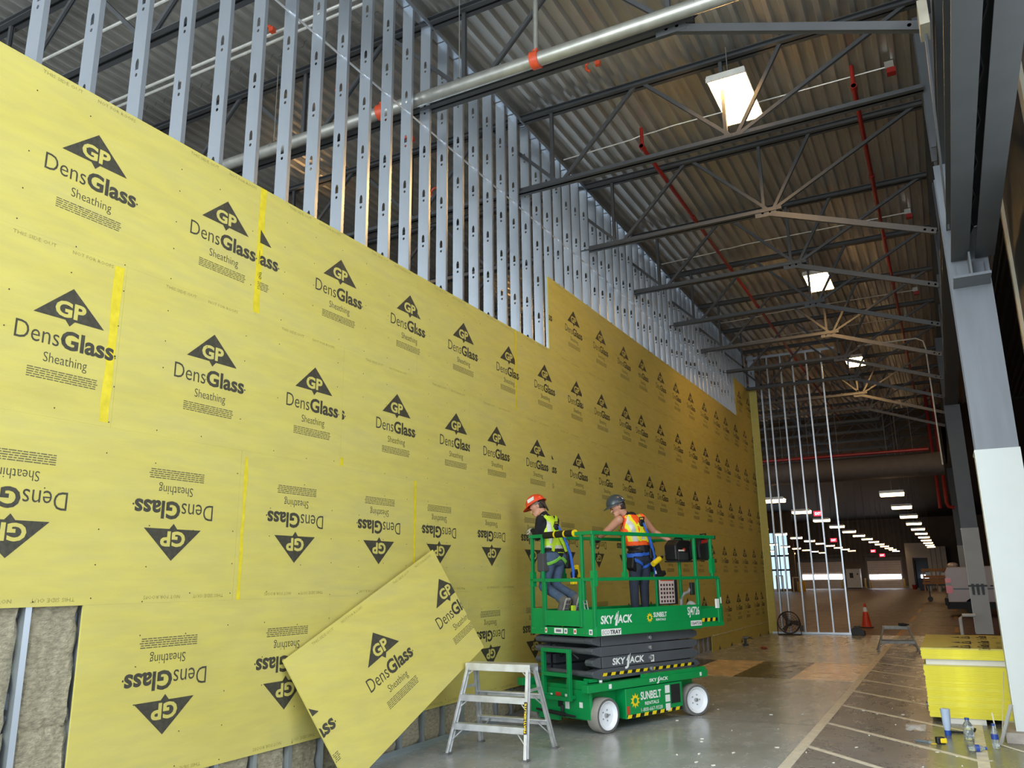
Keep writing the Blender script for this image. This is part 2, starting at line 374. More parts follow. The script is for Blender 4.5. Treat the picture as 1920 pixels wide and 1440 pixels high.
r3 = [(.01, 2.45, 1.2), (2.45, 4.91, 4.28), (4.91, 7.45, 5.6), (7.45, 9.9, 7.97), (9.9, 12.36, 10.39), (12.36, 14.8, 12.85), (14.8, 17.25, 15.6), (17.25, 19.7, 18.0), (19.7, 22.15, 20.4), (22.15, 24.6, 22.8), (24.6, 26.66, 25.3)]
r4 = [(3.61, 6.11, 4.33), (6.11, 8.63, 6.85), (8.63, 11.1, 9.16), (11.1, 13.55, 11.7), (13.55, 16, 14.2), (16, 18.45, 16.7), (18.45, 20.9, 19.3), (20.9, 23.35, 21.6), (23.35, 25.8, 23.9), (25.8, 26.66, 25.9)]
r0 = [(11.12, 12.95, 12.12), (12.95, 15.4, 13.35), (15.4, 17.85, 15.68), (17.85, 20.3, 18.08), (20.3, 22.3, 20.6), (22.3, 24.36, 22.9), (24.36, 26.66, 25.4)]
S1 = [sheet(a, b, 4.02, 5.24, c) for a, b, c in r1]
S2 = [sheet(a, b, 2.80, 4.02, c) for a, b, c in r2]
S3 = [sheet(a, b, 1.58, 2.80, c, a < 14) for a, b, c in r3]
S4 = [sheet(a, b, .36, 1.58, c, a < 13) for a, b, c in r4]
S0 = [sheet(a, b, 5.24, 6.46, c) for a, b, c in r0]
sheet(24.45, 26.66, 6.46, 7.66, 25.05)
for a, b in ((19.75, 22.15), (22.15, 24.55), (24.55, 26.66)): sheet(a, b, 0, .352, a+.7, top=.25)
def tapes(sh, y, z0, z1, w0, dy=0.):
    mb = MB(); r = random.Random(int(y*31)); n = 9; vs = []
    for k in range(n+1):
        z = z0+(z1-z0)*k/n; a = r.uniform(-.006, .006); vs += [(.0006, y-w0/2+a+dy*k/n, z), (.0006, y+w0/2+r.uniform(-.006, .006)+dy*k/n, z)]
    mb.add(vs, [(2*k, 2*k+1, 2*k+3, 2*k+2) for k in range(n)]).build('joint_tape', TAPE, sh)
tapes(S1[2], .005, .02, HH, .075); tapes(S2[0], 2.41, .03, HH-.02, .07); tapes(S3[2], .06, .0, HH-.05, .035); tapes(S3[3], .02, .0, HH, .045)
tapes(S1[4], .02, .03, HH, .05); tapes(S2[2], .02, .02, .10, .05); tapes(S3[0], 2.3, .1, .9, .02)
sc_ = MB()                                                          # screw heads along every stud
for i in range(-6, 59):
    y = STUD_Y0+STUD_P*i+.02
    for j in range(26):
        z = .40+j*.2438*1.0
        if z > (6.4 if y > 11.2 else 5.2): break
        if z < 1.6 and y < 3.7: continue
        rj = random.Random(i*91+j)
        if rj.random() < .22: continue
        sc_.lathe([(.0048, 0), (.0048, .0012)], 6, MX.Translation((.0012, y+rj.uniform(-.01, .01), z+rj.uniform(-.03, .03)))@MX.Rotation(pi/2, 4, 'Y'))
sc_.build('screw_heads', BLACK, wl, kind='stuff')
# return at the far corner of the wall, facing back along the aisle
ret = struct('wall_return', 'narrow yellow sheathed return at the end of the stud wall')
for z0, z1 in ((0, .36), (.36, 1.58), (1.58, 2.8), (2.8, 4.02), (4.02, 5.24), (5.24, 6.46), (6.46, 7.66)):
    MB().box((0, 26.66, z0+.001), (.23, 26.676, z1-.001)).build('sheathing_panel', BOARD, ret)
MB().box((.0, 26.655, 0), (.012, 26.66, 7.6)).build('corner_bead', mat('pale_bead', (226, 222, 150), .4), ret)
link('stud', stud_mesh(depth=.2, H=8.86).mesh('stud', GALV), ret, loc=(.21, 26.69, 0))

# ================================================================== open stud screen at the end of the aisle
we = struct('wall_end', 'open steel stud frame without sheathing across the aisle')
esm = stud_mesh(depth=.092, fl_w=.041, H=8.78, phase=.05).mesh('stud', GALV)
for x in (.42, .66, 1.09, 1.46, 1.89, 2.34): link('stud', esm, we, loc=(x, 26.72, 0), rot=(0, 0, pi/2))
MB().box((.1, 26.60, 0), (2.42, 26.74, .004)).box((.1, 26.60, 0), (2.42, 26.603, .06)).build('bottom_track', GALV, we)
MB().box((.0, 26.60, 8.78), (2.75, 26.74, 8.785)).box((.0, 26.60, 8.70), (2.75, 26.603, 8.785)).build('top_track', GALV, we)
# ================================================================== roof deck and joists
ce = struct('ceiling', 'ribbed steel roof deck')
def deck(x0, x1, y0, y1, z, name, m, pitch=.203, dep=.076):
    prof = []; x = x0
    while x < x1:
        prof += [(x, z), (x+.06, z), (x+.085, z+dep), (x+.178, z+dep)]; x += pitch
    prof.append((x, z)); vs = []; fs = []
    for i, (a, b) in enumerate(prof):
        vs += [(a, y0, b), (a, y1, b)]
        if i: fs.append((2*i-2, 2*i-1, 2*i+1, 2*i))
    return MB().add(vs, fs).build(name, m, ce)
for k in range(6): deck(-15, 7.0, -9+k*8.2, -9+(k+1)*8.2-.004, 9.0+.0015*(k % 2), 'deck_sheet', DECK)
deck(7.0, 20, -9, 40, 9.0, 'deck_sheet', DECK_SHADE)
MB().box((-30, 40.2, 9.0), (20, 122, 9.1)).build('hall_roof', DECK_SHADE, ce)
MB().box((-15, -9, 9.09), (20, 40.2, 9.14)).build('roof_insulation', DECK_SHADE, ce)
JT, JB = 8.93, 7.60
def chord(mb, x0, x1, z, h=.09, w=.074, g=.012):
    for s in (-1, 1):                                              # pair of angles back to back
        mb.box((x0, min(s*g, s*(g+w)), z), (x1, max(s*g, s*(g+w)), z+.010)); mb.box((x0, min(s*g, s*(g+.01)), z), (x1, max(s*g, s*(g+.01)), z+h))
NODE0, PANEL = .60, 2.66
def joist_parts(full):
    X0, X1 = -14.9, 5.66
    top = MB(); chord(top, X0, X1, JT-.09); top.box((X0, -.075, JT-.01), (X1, .075, JT))
    bot = MB(); chord(bot, X0, X1-.06 if full else 3.42, JB)
    dg = []
    k = -6
    while NODE0+PANEL*k < X1:
        b = NODE0+PANEL*k
        if b > X0:
            if b < 3: dg.append(((b+.05, 0, JB+.05), (b+PANEL/2-.06, 0, JT-.05)))
            else: dg += [((b+.05, 0, JB+.05), (X1-.1, 0, JT-.05)), ((b+.03, 0, JB+.05), (b+.72, 0, JT-.05))]
            if b-PANEL/2 > X0: dg.append(((b-.05, 0, JB+.05), (b-PANEL/2+.06, 0, JT-.05)))
            dg.append(((b-.12, 0, JB+.03), (b-.12, 0, JT-.04)))
        k += 1
    return top, bot, dg
_, botf, _ = joist_parts(True); top, bot, dg = joist_parts(False); bmf = botf.mesh('bottom_chord', STEEL)
tm, bm_ = top.mesh('top_chord', STEEL), bot.mesh('bottom_chord', STEEL)
dms = []
for a, b in dg: dms.append(MB().bar((a[0], -.012, a[2]), (b[0], -.012, b[2]), .03, .05).bar((a[0], .02, a[2]), (b[0], .02, b[2]), .008, .05).mesh('web_member', STEEL))
allj = MB(); allj.add(top.v, top.f); allj.add(bot.v, bot.f)
for a, b in dg: allj.bar(a, b, .05, .05)
ajm = allj.mesh('roof_joist', STEEL)
JY = [10.38+2.645*k for k in range(-4, 15)]
for n, y in enumerate(JY):
    if y < 22:
        lb_ = {3: 'grey open-web joist running right under the fat galvanized pipe', 4: 'grey open-web joist crossing the largest high bay light, without a strut', 5: 'grey open-web joist with the first strut past the largest high bay light',
               6: 'grey open-web joist midway between the two larger high bay lights', 7: 'grey open-web joist crossing just before the second high bay light', 8: 'grey open-web joist crossing just past the second high bay light'}.get(n, 'grey open-web steel joist seen only in pieces behind the first studs')
        j = thing('roof_joist', lb_, 'joist', (0, y, 0), group='open-web joists under the roof deck')
        link('top_chord', tm, j); link('bottom_chord', bmf if abs(y-10.38) < .1 else bm_, j)
        for d in dms: link('web_member', d, j)
    else:
        tag(link('roof_joist', ajm, loc=(0, y, 0)), 'grey open-web steel roof joist deep in the dark hall', 'joist', 'open-web joists in the dark far hall')
# bracing struts from the joists down to the girder along the columns
for n, y in enumerate(JY):
    if abs(y-10.38) < .1 or y > 32: continue
    lb_ = {3: 'grey angle strut bolted on near the fat galvanized pipe', 5: 'first grey angle strut past the largest high bay light', 6: 'grey angle strut running just before the second high bay light', 7: 'grey angle strut touching the second high bay light'}.get(n, 'grey angle strut bracing a joist bottom chord to the column line girder')
    s = thing('brace_strut', lb_, 'brace', (0, y, 0), group='bracing struts along the column line')
    MB().bar((3.15, -.06, 7.60), (5.60, -.06, 6.72), .012, .09).bar((3.15, -.02, 7.57), (5.60, -.02, 6.69), .08, .012).build('angle', STEEL, s)
    MB().box((3.0, -.07, 7.52), (3.34, -.06, 7.66)).build('gusset_plate', STEEL, s)
    for x in (3.12, 3.24): MB().lathe([(.02, -.014), (.02, 0)], 8, MX.Translation((x, -.07, 7.60-.012))@MX.Rotation(pi/2, 4, 'X')).build('bolt', mat('rusty_bolt', (128, 84, 74), .7), s)
    for x in (5.45, 5.55): MB().lathe([(.02, -.014), (.02, 0)], 8, MX.Translation((x, -.066, 7.60-.359*(x-3.15)))@MX.Rotation(pi/2, 4, 'X')).build('bolt', MATS['rusty_bolt'], s)
# ================================================================== girder truss, columns and overhead beams on the right
g = thing('girder_truss', 'deep grey steel girder truss running above the column line', 'girder', (5.80, 0, 0))
def hbeam(mb, a, b, d, bf, tf=.02, tw=.014, upv=(0, 0, 1)):
    a = V(a); b = V(b); _, _, x, y = mb.frame(a, b, upv)
    mb.bar(a+y*(d/2-tf/2), b+y*(d/2-tf/2), bf, tf, upv); mb.bar(a-y*(d/2-tf/2), b-y*(d/2-tf/2), bf, tf, upv); mb.bar(a, b, tw, d-2*tf, upv)
mb = MB(); hbeam(mb, (0, -8.5, 8.80), (0, 58, 8.80), .24, .26); mb.build('top_chord', DKSTEEL, g)
mb = MB(); hbeam(mb, (0, -8.5, 6.72), (0, 58, 6.72), .26, .30); mb.build('bottom_chord', DKSTEEL, g)
for k in range(24):
    y0 = 10.38+2.645*(k-7)
    if y0 > 56: break
    oc = any(abs(y0-q) < 1.4 for q in (10.45, 26.9, 43.4))
    mb = MB(); yy = min((10.65, 27.1, 43.6), key=lambda q: abs(q-y0)) if oc else y0
    hbeam(mb, (0, yy, 6.84), (0, yy, 8.69), .42 if oc else .15, .42 if oc else .15, upv=(0, 1, 0)); mb.build('web_post', DKSTEEL, g)
    mb = MB(); a, b = ((0, y0+.1, 6.88), (0, y0+2.5, 8.66)) if k % 2 else ((0, y0+.1, 8.66), (0, y0+2.5, 6.88)); hbeam(mb, a, b, .13, .13); mb.build('web_diagonal', BLSTEEL, g)
def column(y, white_z, label, clad):
    c = thing('steel_column', label, 'column', (0, y, 0))
    x0, x1 = 5.58, 6.00
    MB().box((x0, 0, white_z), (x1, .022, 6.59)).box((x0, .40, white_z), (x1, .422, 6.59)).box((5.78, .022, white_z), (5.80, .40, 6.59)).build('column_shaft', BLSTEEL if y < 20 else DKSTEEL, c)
    MB().box((x0-.01, -.012, .06), (x1+.01, .44, white_z)).build('cladding', clad, c)
    MB().box((x0-.02, -.02, white_z-.01), (x0, .45, white_z-.03)).box((x0-.016, -.016, .1), (x0-.006, -.006, white_z)).build('edge_trim', mat('pale_trim', (214, 220, 216), .5), c)
    return c
c1 = column(10.45, 3.06, 'tall steel column clad in white panels beside the yellow board pile', WHITEP)
GREYCL = mat('pale_grey_cladding', (168, 170, 168), .6, var=.04, scale=3)
c2 = column(26.9, 2.98, 'dark steel column with pale grey base cladding and a black strap', GREYCL)
c3 = column(43.4, 2.98, 'dark steel column with pale grey base standing behind the white van', GREYCL)
MB().box((5.46, -.15, 0), (6.14, .55, .10)).build('base_plinth', CONC, c1)
mb = MB(); mb.box((5.60, -.40, 4.98), (5.98, 0, 5.01)); mb.box((5.78, -.38, 5.01), (5.80, 0, 5.28)); mb.box((5.66, -.06, 5.01), (5.94, -.04, 5.25)); mb.build('seat_bracket', BLSTEEL, c1)
mb = MB(); mb.box((5.555, -.02, 1.34), (6.02, -.012, 1.39)); mb.box((5.553, -.02, 1.34), (5.56, .44, 1.39)); mb.build('strap', BLACK, c2)
for x in (5.66, 5.78, 5.90): MB().box((x-.035, -.05, 1.24), (x+.035, -.016, 1.42)).prism([(x-.03, 1.12), (x+.03, 1.12), (x+.035, 1.26), (x-.035, 1.26)], -.045, -.02, 0, MX(((1, 0, 0, 0), (0, 0, 1, 0), (0, 1, 0, 0), (0, 0, 0, 1)))).build('strap_clip', BLACK, c2)
# paired beams that come in overhead and sit on the bracket of the white column
for x0, x1, m in ((5.615, 5.80, DKSTEEL), (5.865, 6.065, DKSTEEL)):
    b = thing('overhead_beam', 'long grey channel beam ending on the bracket of the white clad column', 'beam', ((x0+x1)/2, 0, 0), group='paired overhead beams')
    hw = (x1-x0)/2
    MB().box((-hw, -8.4, 5.30), (hw, 10.40, 5.318)).build('bottom_flange', m, b)
    MB().box((-hw, -8.4, 5.70), (hw, 10.40, 5.718)).build('top_flange', m, b)
    MB().box((hw*.6, -8.4, 5.318), (hw*.6+.012, 10.40, 5.70)).build('web', m, b)
lc = MB()
for k in range(22): y = -7.8+k*.82; lc.bar((5.805, y, 5.5), (5.86, y+.41, 5.5), .01, .05).bar((5.805, y+.82, 5.5), (5.86, y+.41, 5.5), .01, .05)
tag(lc.build('lacing_bars', STEEL), 'thin lacing bars zigzagging between the paired overhead beams', 'lacing')
# diagonal plate brace beside the column top
db = thing('knee_brace', 'pale steel plate brace rising beside the white clad column', 'brace', (5.62, 7.4, 0))
MB().bar((-.06, .0, 6.60), (.02, 2.9, 5.75), .02, .16).build('plate', BLSTEEL, db)
MB().box((-.10, -.1, 6.5), (-.02, .18, 6.75)).build('gusset_plate', mat('raw_edge_steel', (170, 164, 146), .6), db)
# outer wall on the right with cream panels between dark posts
wr = struct('wall_right', 'blue grey metal outer wall with cream panel strips')
MB().box((6.62, -9.0, 5.4), (6.70, 8.2, 5.75)).build('lintel_panel', DKSTEEL, wr); MB().box((6.62, -9.0, 8.65), (6.70, 8.2, 9.0)).build('head_panel', DKSTEEL, wr)
y = 8.2; k = 0
while y < 14.6:
    wdt = .95
    MB().box((6.62, y, 0), (6.70, y+wdt-.006, 9.0)).build('wall_panel', mat('slate_wall_panel', (56, 62, 70), .6, var=.06, scale=2), wr)
    y += wdt
    k += 1
for y0, y1 in ((10.12, 10.42), (14.12, 14.26)): MB().box((6.575, y0, 0), (6.62, y1, 9.0)).build('cream_strip', CREAM, wr)
# back wall around the wide opening the daylight comes through, and side of the area behind the stud wall
wb = struct('wall_back', 'wall around the wide open end of the building')
MB().box((-15, -9.2, 7.6), (7, -9.0, 9.2)).build('lintel_panel', DKSTEEL, wb)
MB().box((-15, -9.2, 0), (-9.6, -9.0, 7.6)).build('side_panel', DKSTEEL, wb)
wx = struct('wall_far_left', 'dark metal wall beyond the stud wall')
MB().box((-15.2, -9.2, 0), (-15, 40, 9.2)).build('wall_panel', DKSTEEL, wx)
# ================================================================== services under the roof
def lamp(x, y, z, label, group, lens, L=1.24, W=.50, hang=0., axis=0, drop=0.):
    t = thing('high_bay_light', label, 'light', (x, y, z), axis, group)
    MB().box((-W/2-.012, -L/2-.012, .035), (W/2+.012, L/2+.012, .09)).build('housing', mat('white_lamp_housing', (224, 222, 214), .4), t)
    MB().box((-W/2, -L/2, -drop), (W/2, L/2, .036)).build('lens', lens, t)
    MB().box((-W/2-.02, -L/2-.02, -.008), (W/2+.02, -L/2, .06)).build('end_cap', MATS['white_lamp_housing'], t)
    MB().box((-W/2-.02, L/2, -.008), (W/2+.02, L/2+.02, .06)).build('end_cap', MATS['white_lamp_housing'], t)
    if hang:
        for s in (-1, 1): MB().tube((0, s*L*.35, .09), (0, s*L*.35, hang), .006, 5).build('hanger_wire', GALVP, t)
    return t
for y, lb_ in ((10.72, 'largest lit high bay light, hung past the fat galvanized pipe'), (19.2, 'lit high bay light hung between bracing struts over the aisle'), (27.5, 'small lit high bay light hung above the end of the open stud frame')): lamp(3.25, y, 8.4, lb_, 'high bay lights over the aisle', WARM, hang=.6)
for y in (10.72, 19.2): lamp(-5.2, y, 8.4, 'added unseen high bay light brightening the deck behind the steel studs', 'added lights behind the stud wall', WARM, hang=.6)  # hidden lamps added to light the deck behind the stud wall
hall = []
for x, y0, n, row in ((3.6, 32.8, 11, 'the row beside the columns'), (-.6, 32.8, 13, 'the long row ending over the guard booth door'), (-5.1, 32.8, 12, 'the row seen through the open studs'), (-9.2, 58.8, 9, 'the row over the left rolling door'), (-13, 79, 6, 'the short row by the bluish windows')):
    for k in range(n): hall.append((x, y0+6.75*k, row))
for x, y, row in hall: lamp(x, y, 4.6, 'warm lit hall light hanging in '+row, 'hall lights in '+row, WARMF, L=.55, W=.78, hang=4.41, drop=.09)
# pipes
p1 = thing('main_pipe', 'fat galvanized pipe crossing under the roof through the studs', 'pipe', (0, 7.5, 7.62))
MB().tube((-9, 0, 0), (5.5, 0, 0), .083, 16).build('pipe', GALVP, p1, smooth=True)
for x in (-4.2, -.62, 1.60): MB().tube((x-.05, 0, 0), (x+.05, 0, 0), .105, 16).box((x-.03, -.03, .10), (x+.03, .03, .14)).build('coupling', ORANGE, p1, smooth=True)
MB().tube((1.60, 0, .08), (1.62, 0, 1.35), .032, 10).build('riser', GALVP, p1, smooth=True)
for x in (-2.5, .55, 3.5): MB().path([(x, -.09, .0), (x, -.05, .09), (x, 0, .115), (x, .05, .09), (x, .09, 0)], .006, 5).tube((x, 0, .11), (x, 0, 1.35), .006, 5).build('hanger', GALVP, p1)
for x, ya, yb, lb_ in ((1.53, 11.6, 40, 'red sprinkler line under the deck on the stud wall side'), (4.78, 11.5, 38, 'red sprinkler line under the deck on the column side')):
    t = thing('sprinkler_line', lb_, 'pipe', (x, 0, 8.6), group='red sprinkler lines over the aisle')
    MB().tube((0, ya, 0), (0, yb, 0), .035, 10).build('pipe', REDP, t, smooth=True)
    y = ya
    while y < yb: MB().tube((0, y, 0), (0, y+.12, 0), .046, 10).build('coupling', REDP, t, smooth=True); y += 3.05
    MB().tube((0, ya+.05, 0), (0, ya+.05, .35), .03, 8).build('riser', REDP, t, smooth=True)
for k, (y, z) in enumerate(((5.6, 8.7), (6.70, 8.7), (6.82, 8.7))):
    t = thing('conduit_run', 'pale conduit running across under the deck behind the steel studs', 'conduit', (0, y, z), group='pale conduits behind the studs')
    MB().tube((-14.99, 0, 0), (-.4, 0, 0), .022, 8).build('conduit', mat('bright_conduit', (214, 214, 206), .35, .4), t)
for (x, y, z) in ((-1.72, 6.5, 8.55), (-1.72, 7.95, 8.6), (-1.72, 9.6, 8.6), (-2.3, 11.3, 8.6), (-3.1, 8.9, 8.6), (1.6, 9.3, 8.66)):
    t = thing('pipe_coupling', 'loose orange grooved coupling clamp hanging under the deck', 'coupling', (x, y, z), group='orange couplings under the deck')
    MB().path([(.085*cos(a*.4), 0, .085*sin(a*.4)) for a in range(0, 12)], .02, 6).build('clamp_half', ORANGE, t)
    MB().box((.06, -.03, -.03), (.13, .03, .03)).build('clamp_ear', ORANGE, t)
    MB().tube((0, 0, .08), (0, 0, 9.07-z), .006, 5).build('hanger_rod', GALVP, t)
for y, xe, lb_ in ((11.8, 5.23, 'past the largest high bay light'), (17.35, 5.24, 'between the two larger high bay lights'), (22.6, 5.2, 'in the dim end of the aisle'), (25.0, 4.9, 'in the dim end of the aisle')):
    t = thing('alarm_conduit', 'thin bright conduit with a red alarm box '+lb_, 'conduit', (0, y, 8.9), group='alarm conduits under the deck')
    MB().path([(.05, 0, -.05), (1.3, 0, -.02), (1.45, .02, .02), (1.7, .02, .02), (2.0, 0, .03), (xe, 0, .03)], .011, 6).build('conduit', MATS['bright_conduit'], t)
    MB().box((xe, -.06, -.10), (xe+.12, .06, -.02)).build('alarm_box', REDP, t); MB().box((xe-.02, -.05, -.02), (xe+.10, .05, .09)).build('junction_box', GALVP, t)
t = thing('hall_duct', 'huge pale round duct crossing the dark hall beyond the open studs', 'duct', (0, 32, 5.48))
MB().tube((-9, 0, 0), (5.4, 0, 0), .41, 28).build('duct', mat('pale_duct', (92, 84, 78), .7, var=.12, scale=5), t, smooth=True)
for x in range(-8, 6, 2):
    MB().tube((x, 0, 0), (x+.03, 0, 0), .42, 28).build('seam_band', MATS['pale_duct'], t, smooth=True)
    MB().tube((x, 0, .41), (x, 0, 3.52), .01, 5).build('hanger_rod', GALVP, t)
t = thing('hall_pipe', 'red pipe lying along the top of the round duct', 'pipe', (0, 31.7, 5.98))
MB().tube((-9, 0, 0), (5.0, 0, 0), .06, 10).build('pipe', REDP, t, smooth=True)
for x in (-7, -3, 1, 4.5): MB().tube((x, 0, 0), (x, 0, 3.02), .008, 5).build('hanger_rod', GALVP, t)
t = thing('standpipe', 'red standpipe with elbow hanging beside the dark far column', 'pipe', (5.1, 36, 0))
MB().path([(0, 0, 9.0), (0, 0, 4.2)], .06, 8).path([(.25, 0, 9.0), (.25, 0, 4.4), (.3, 0, 4.25), (.5, 0, 4.2)], .07, 8).build('pipe', REDP, t)
t = thing('column_conduit', 'bright bent conduit dropping down beside the steel column', 'conduit', (5.2, 24, 0))
MB().path([(-1.6, 0, 8.0), (-.1, 0, 8.0), (.06, 0, 7.9), (.1, 0, 7.7), (.12, 0, 4.5)], .02, 6).build('conduit', MATS['bright_conduit'], t)
# ================================================================== the far hall
FY = 120.
wf = struct('wall_far', 'corrugated end wall of the far hall')
HW = mat('brown_hall_wall', (112, 96, 82), .7, var=.15, scale=.8)
GW = mat('grey_ribbed_wall', (108, 104, 98), .6, var=.1, scale=1)
MB().box((-30, FY, 0), (20, FY+.2, 9)).build('wall_panel', HW, wf)
for k in range(44): x = -24+k*.62; MB().box((x, FY-.06, 3.5), (x+.3, FY, 9)).build('wall_rib', GW, wf)
MB().box((-30, FY-.12, 0), (20, FY, .25)).build('kerb', mat('pale_kerb', (150, 146, 140), .8), wf)
ROLL = mat('rolling_door_slat', (214, 200, 190), .5, .2, var=.06, scale=2)
GLOW = mat('daylight_door_glass', (246, 248, 255), .3, emit=7)
SKYG = mat('bluish_window_glass', (176, 206, 226), .2, emit=1.6)
FRAME = mat('door_frame_steel', (108, 106, 104), .5, .2)
YEL = mat('bollard_yellow', (196, 160, 60), .5)
def roll_door(n, x0, x1, h, b0, b1, y=FY):
    d = struct('door_%d' % n, 'closed rolling door with a bright glazed band')
    z = 0.
    while z < h:
        if z+.3 <= b0 or z >= b1: MB().box((x0, y-.18, z), (x1, y-.12, min(z+.285, h))).build('door_slat', ROLL, d)
        z += .3
    q = x0+.15
    while q < x1-.3: MB().box((q, y-.17, b0), (min(q+1.0, x1-.15), y-.13, b1)).build('door_pane', GLOW, d); q += 1.05
    MB().box((x0-.2, y-.22, 0), (x0, y-.08, h+.4)).build('jamb', FRAME, d); MB().box((x1, y-.22, 0), (x1+.2, y-.08, h+.4)).build('jamb', FRAME, d)
    MB().box((x0-.2, y-.30, h), (x1+.2, y-.08, h+.45)).build('roller_hood', FRAME, d); MB().box((x0-.3, y-.24, h+.75), (x1+.3, y-.1, h+.9)).build('header_rail', FRAME, d)
    return d
roll_door(1, -13.2, -7.7, 3.5, 1.2, 1.85); roll_door(2, -4.6, -.5, 3.5, 1.15, 1.75); roll_door(3, -19.5, -15.9, 2.6, 1.2, 1.8)
def bollard(x, y, h):
    t = thing('bollard', 'short yellow steel bollard guarding a rolling door', 'bollard', (x, y, 0), group='yellow bollards at the rolling doors')
    MB().lathe([(.11, 0), (.11, h-.08), (.08, h-.02), (.03, h)], 10).build('post', YEL, t, smooth=True); MB().lathe([(.17, 0), (.17, .03)], 10).build('base_plate', FRAME, t)
for x, h in ((-13.0, 1.1), (-7.9, 1.0), (-5.0, 1.3), (-5.9, 1.3), (-.3, 1.2), (-4.3, .9)): bollard(x, FY-1.1, h)
k = thing('guard_booth', 'small white guard booth with one dark window between the rolling doors', 'booth', (-6.2, FY-2.2, 0))
MB().box((-.85, -.8, .12), (.85, .8, 2.5)).build('body', mat('booth_white', (216, 218, 222), .5), k); MB().box((-.9, -.85, 2.5), (.9, .85, 2.6)).build('roof', FRAME, k)
MB().box((-.45, -.83, 1.35), (.0, -.8, 2.0)).build('window', BLACK, k); MB().box((-.85, -.8, 0), (.85, .8, .12)).build('plinth', BLACK, k); MB().box((.45, -.83, 1.75), (.6, -.8, 1.95)).build('notice', BLACK, k)
b = thing('white_block_room', 'pale block room with a tall dark doorway in the far hall', 'room', (2.6, FY-6, 0))
BW = mat('pale_block_wall', (214, 208, 198), .7, var=.05, scale=1)
MB().box((-2.2, 0, 0), (-1.5, 5.8, 5.5)).build('wall', BW, b); MB().box((.2, 0, 0), (2.3, 5.8, 5.0)).build('wall', BW, b); MB().box((-1.5, 0, 3.75), (.2, 5.8, 5.5)).build('lintel', BW, b)
MB().box((-1.5, .6, 0), (-1.35, .7, 3.7)).box((-1.35, .6, 3.4), (.1, .7, 3.7)).box((.1, .6, 0), (.2, .7, 3.7)).build('door_frame', DKSTEEL, b)
MB().box((-1.35, 5.2, 0), (.1, 5.3, 3.4)).build('inner_door', mat('dim_blue_door', (70, 82, 96), .5), b); MB().box((-.9, 5.12, 1.2), (.05, 5.2, 1.65)).build('lit_pane', GLOW, b)
for i in range(3): MB().box((.6+i*.55, -.05, 0), (.66+i*.55, 0, 5.0)).build('panel_seam', FRAME, b)
# tall windows at the far left of the hall
wd = struct('window_1', 'tall bluish window bank at the far left of the hall')
for i in range(4):
    for j, (z0, z1) in enumerate(((.3, 2.3), (2.5, 3.9), (4.1, 6.6))):
        MB().box((-13.1+i*.5, 99.0, z0), (-13.1+i*.5+.4, 99.05, z1)).build('pane', SKYG, wd)
    MB().box((-13.2+i*.5, 98.9, 0), (-13.1+i*.5, 99.1, 7)).build('mullion', DKSTEEL, wd)
for z in (2.4, 4.0, 6.7): MB().box((-13.2, 98.92, z-.09), (-11.1, 99.08, z+.09)).build('transom', DKSTEEL, wd)
wh = struct('wall_hall_left', 'brown wall at the left of the far hall')
MB().box((-11.1, 98.8, 0), (-10.5, 99.3, 9)).build('wall_panel', HW, wh); MB().box((-30, 99.2, 6.8), (-11.1, 99.4, 9)).build('wall_panel', HW, wh)
wz = struct('wall_hall_right', 'dark wall at the right of the far hall')
MB().box((14, 14.6, 0), (14.2, 121, 9)).build('wall_panel', DECK_SHADE, wz)
MB().box((-30.2, 40, 0), (-30, 121, 9)).build('wall_panel', DECK_SHADE, wz)
for x, y, c in ((-15.2, 100, 'orange'), ):
    t = thing('water_cooler', 'yellow drum with a white column standing by the far windows', 'drum', (-9.9, 98, 0))
    MB().lathe([(.42, 0), (.45, .1), (.45, 1.0), (.40, 1.1)], 14).build('drum', mat('drum_yellow', (222, 170, 30), .5), t, smooth=True); MB().lathe([(.22, 1.1), (.22, 3.2)], 12).build('column', WHITEP, t, smooth=True)
for x, y, h in ((-10.6, 97, 1.6), (-12.2, 96, 1.8)):
    t = thing('site_frame', 'narrow upright frame standing near the far windows', 'frame', (x, y, 0), group='upright frames by the far windows')
    MB().box((-.05, -.05, 0), (.05, .05, h)).build('upright', CREAM, t); MB().box((.65, -.05, 0), (.75, .05, h)).build('upright', CREAM, t); MB().box((-.05, -.05, h-.1), (.75, .05, h)).build('crosspiece', CREAM, t)
# glowing red exit signs
EXIT = mat('red_exit_glow', (255, 40, 60), .4, emit=3)
for x, y, z in ((-4.4, 84, 5.0), (-3.1, 112, 4.6), (-1.6, 104, 3.9), (-2.5, 60, 5.9)):
    t = thing('exit_sign', 'small glowing red exit sign hung in the dark hall', 'sign', (x, y, z), group='red exit signs of the far hall')
    MB().box((-.28, -.04, -.17), (.28, .04, .17)).build('sign_box', EXIT, t)
    MB().tube((0, 0, .17), (0, 0, 9-z), .012, 5).build('hanger_rod', BLACK, t)
    q = MB(); letter(q, 'EXIT', -.2, .4, -.09, .18, MX(((1, 0, 0, 0), (0, 0, -1, -.042), (0, 1, 0, 0), (0, 0, 0, 1))), 0, .02); q.build('lettering', mat('exit_white', (255, 190, 190), .4, emit=3.5), t)
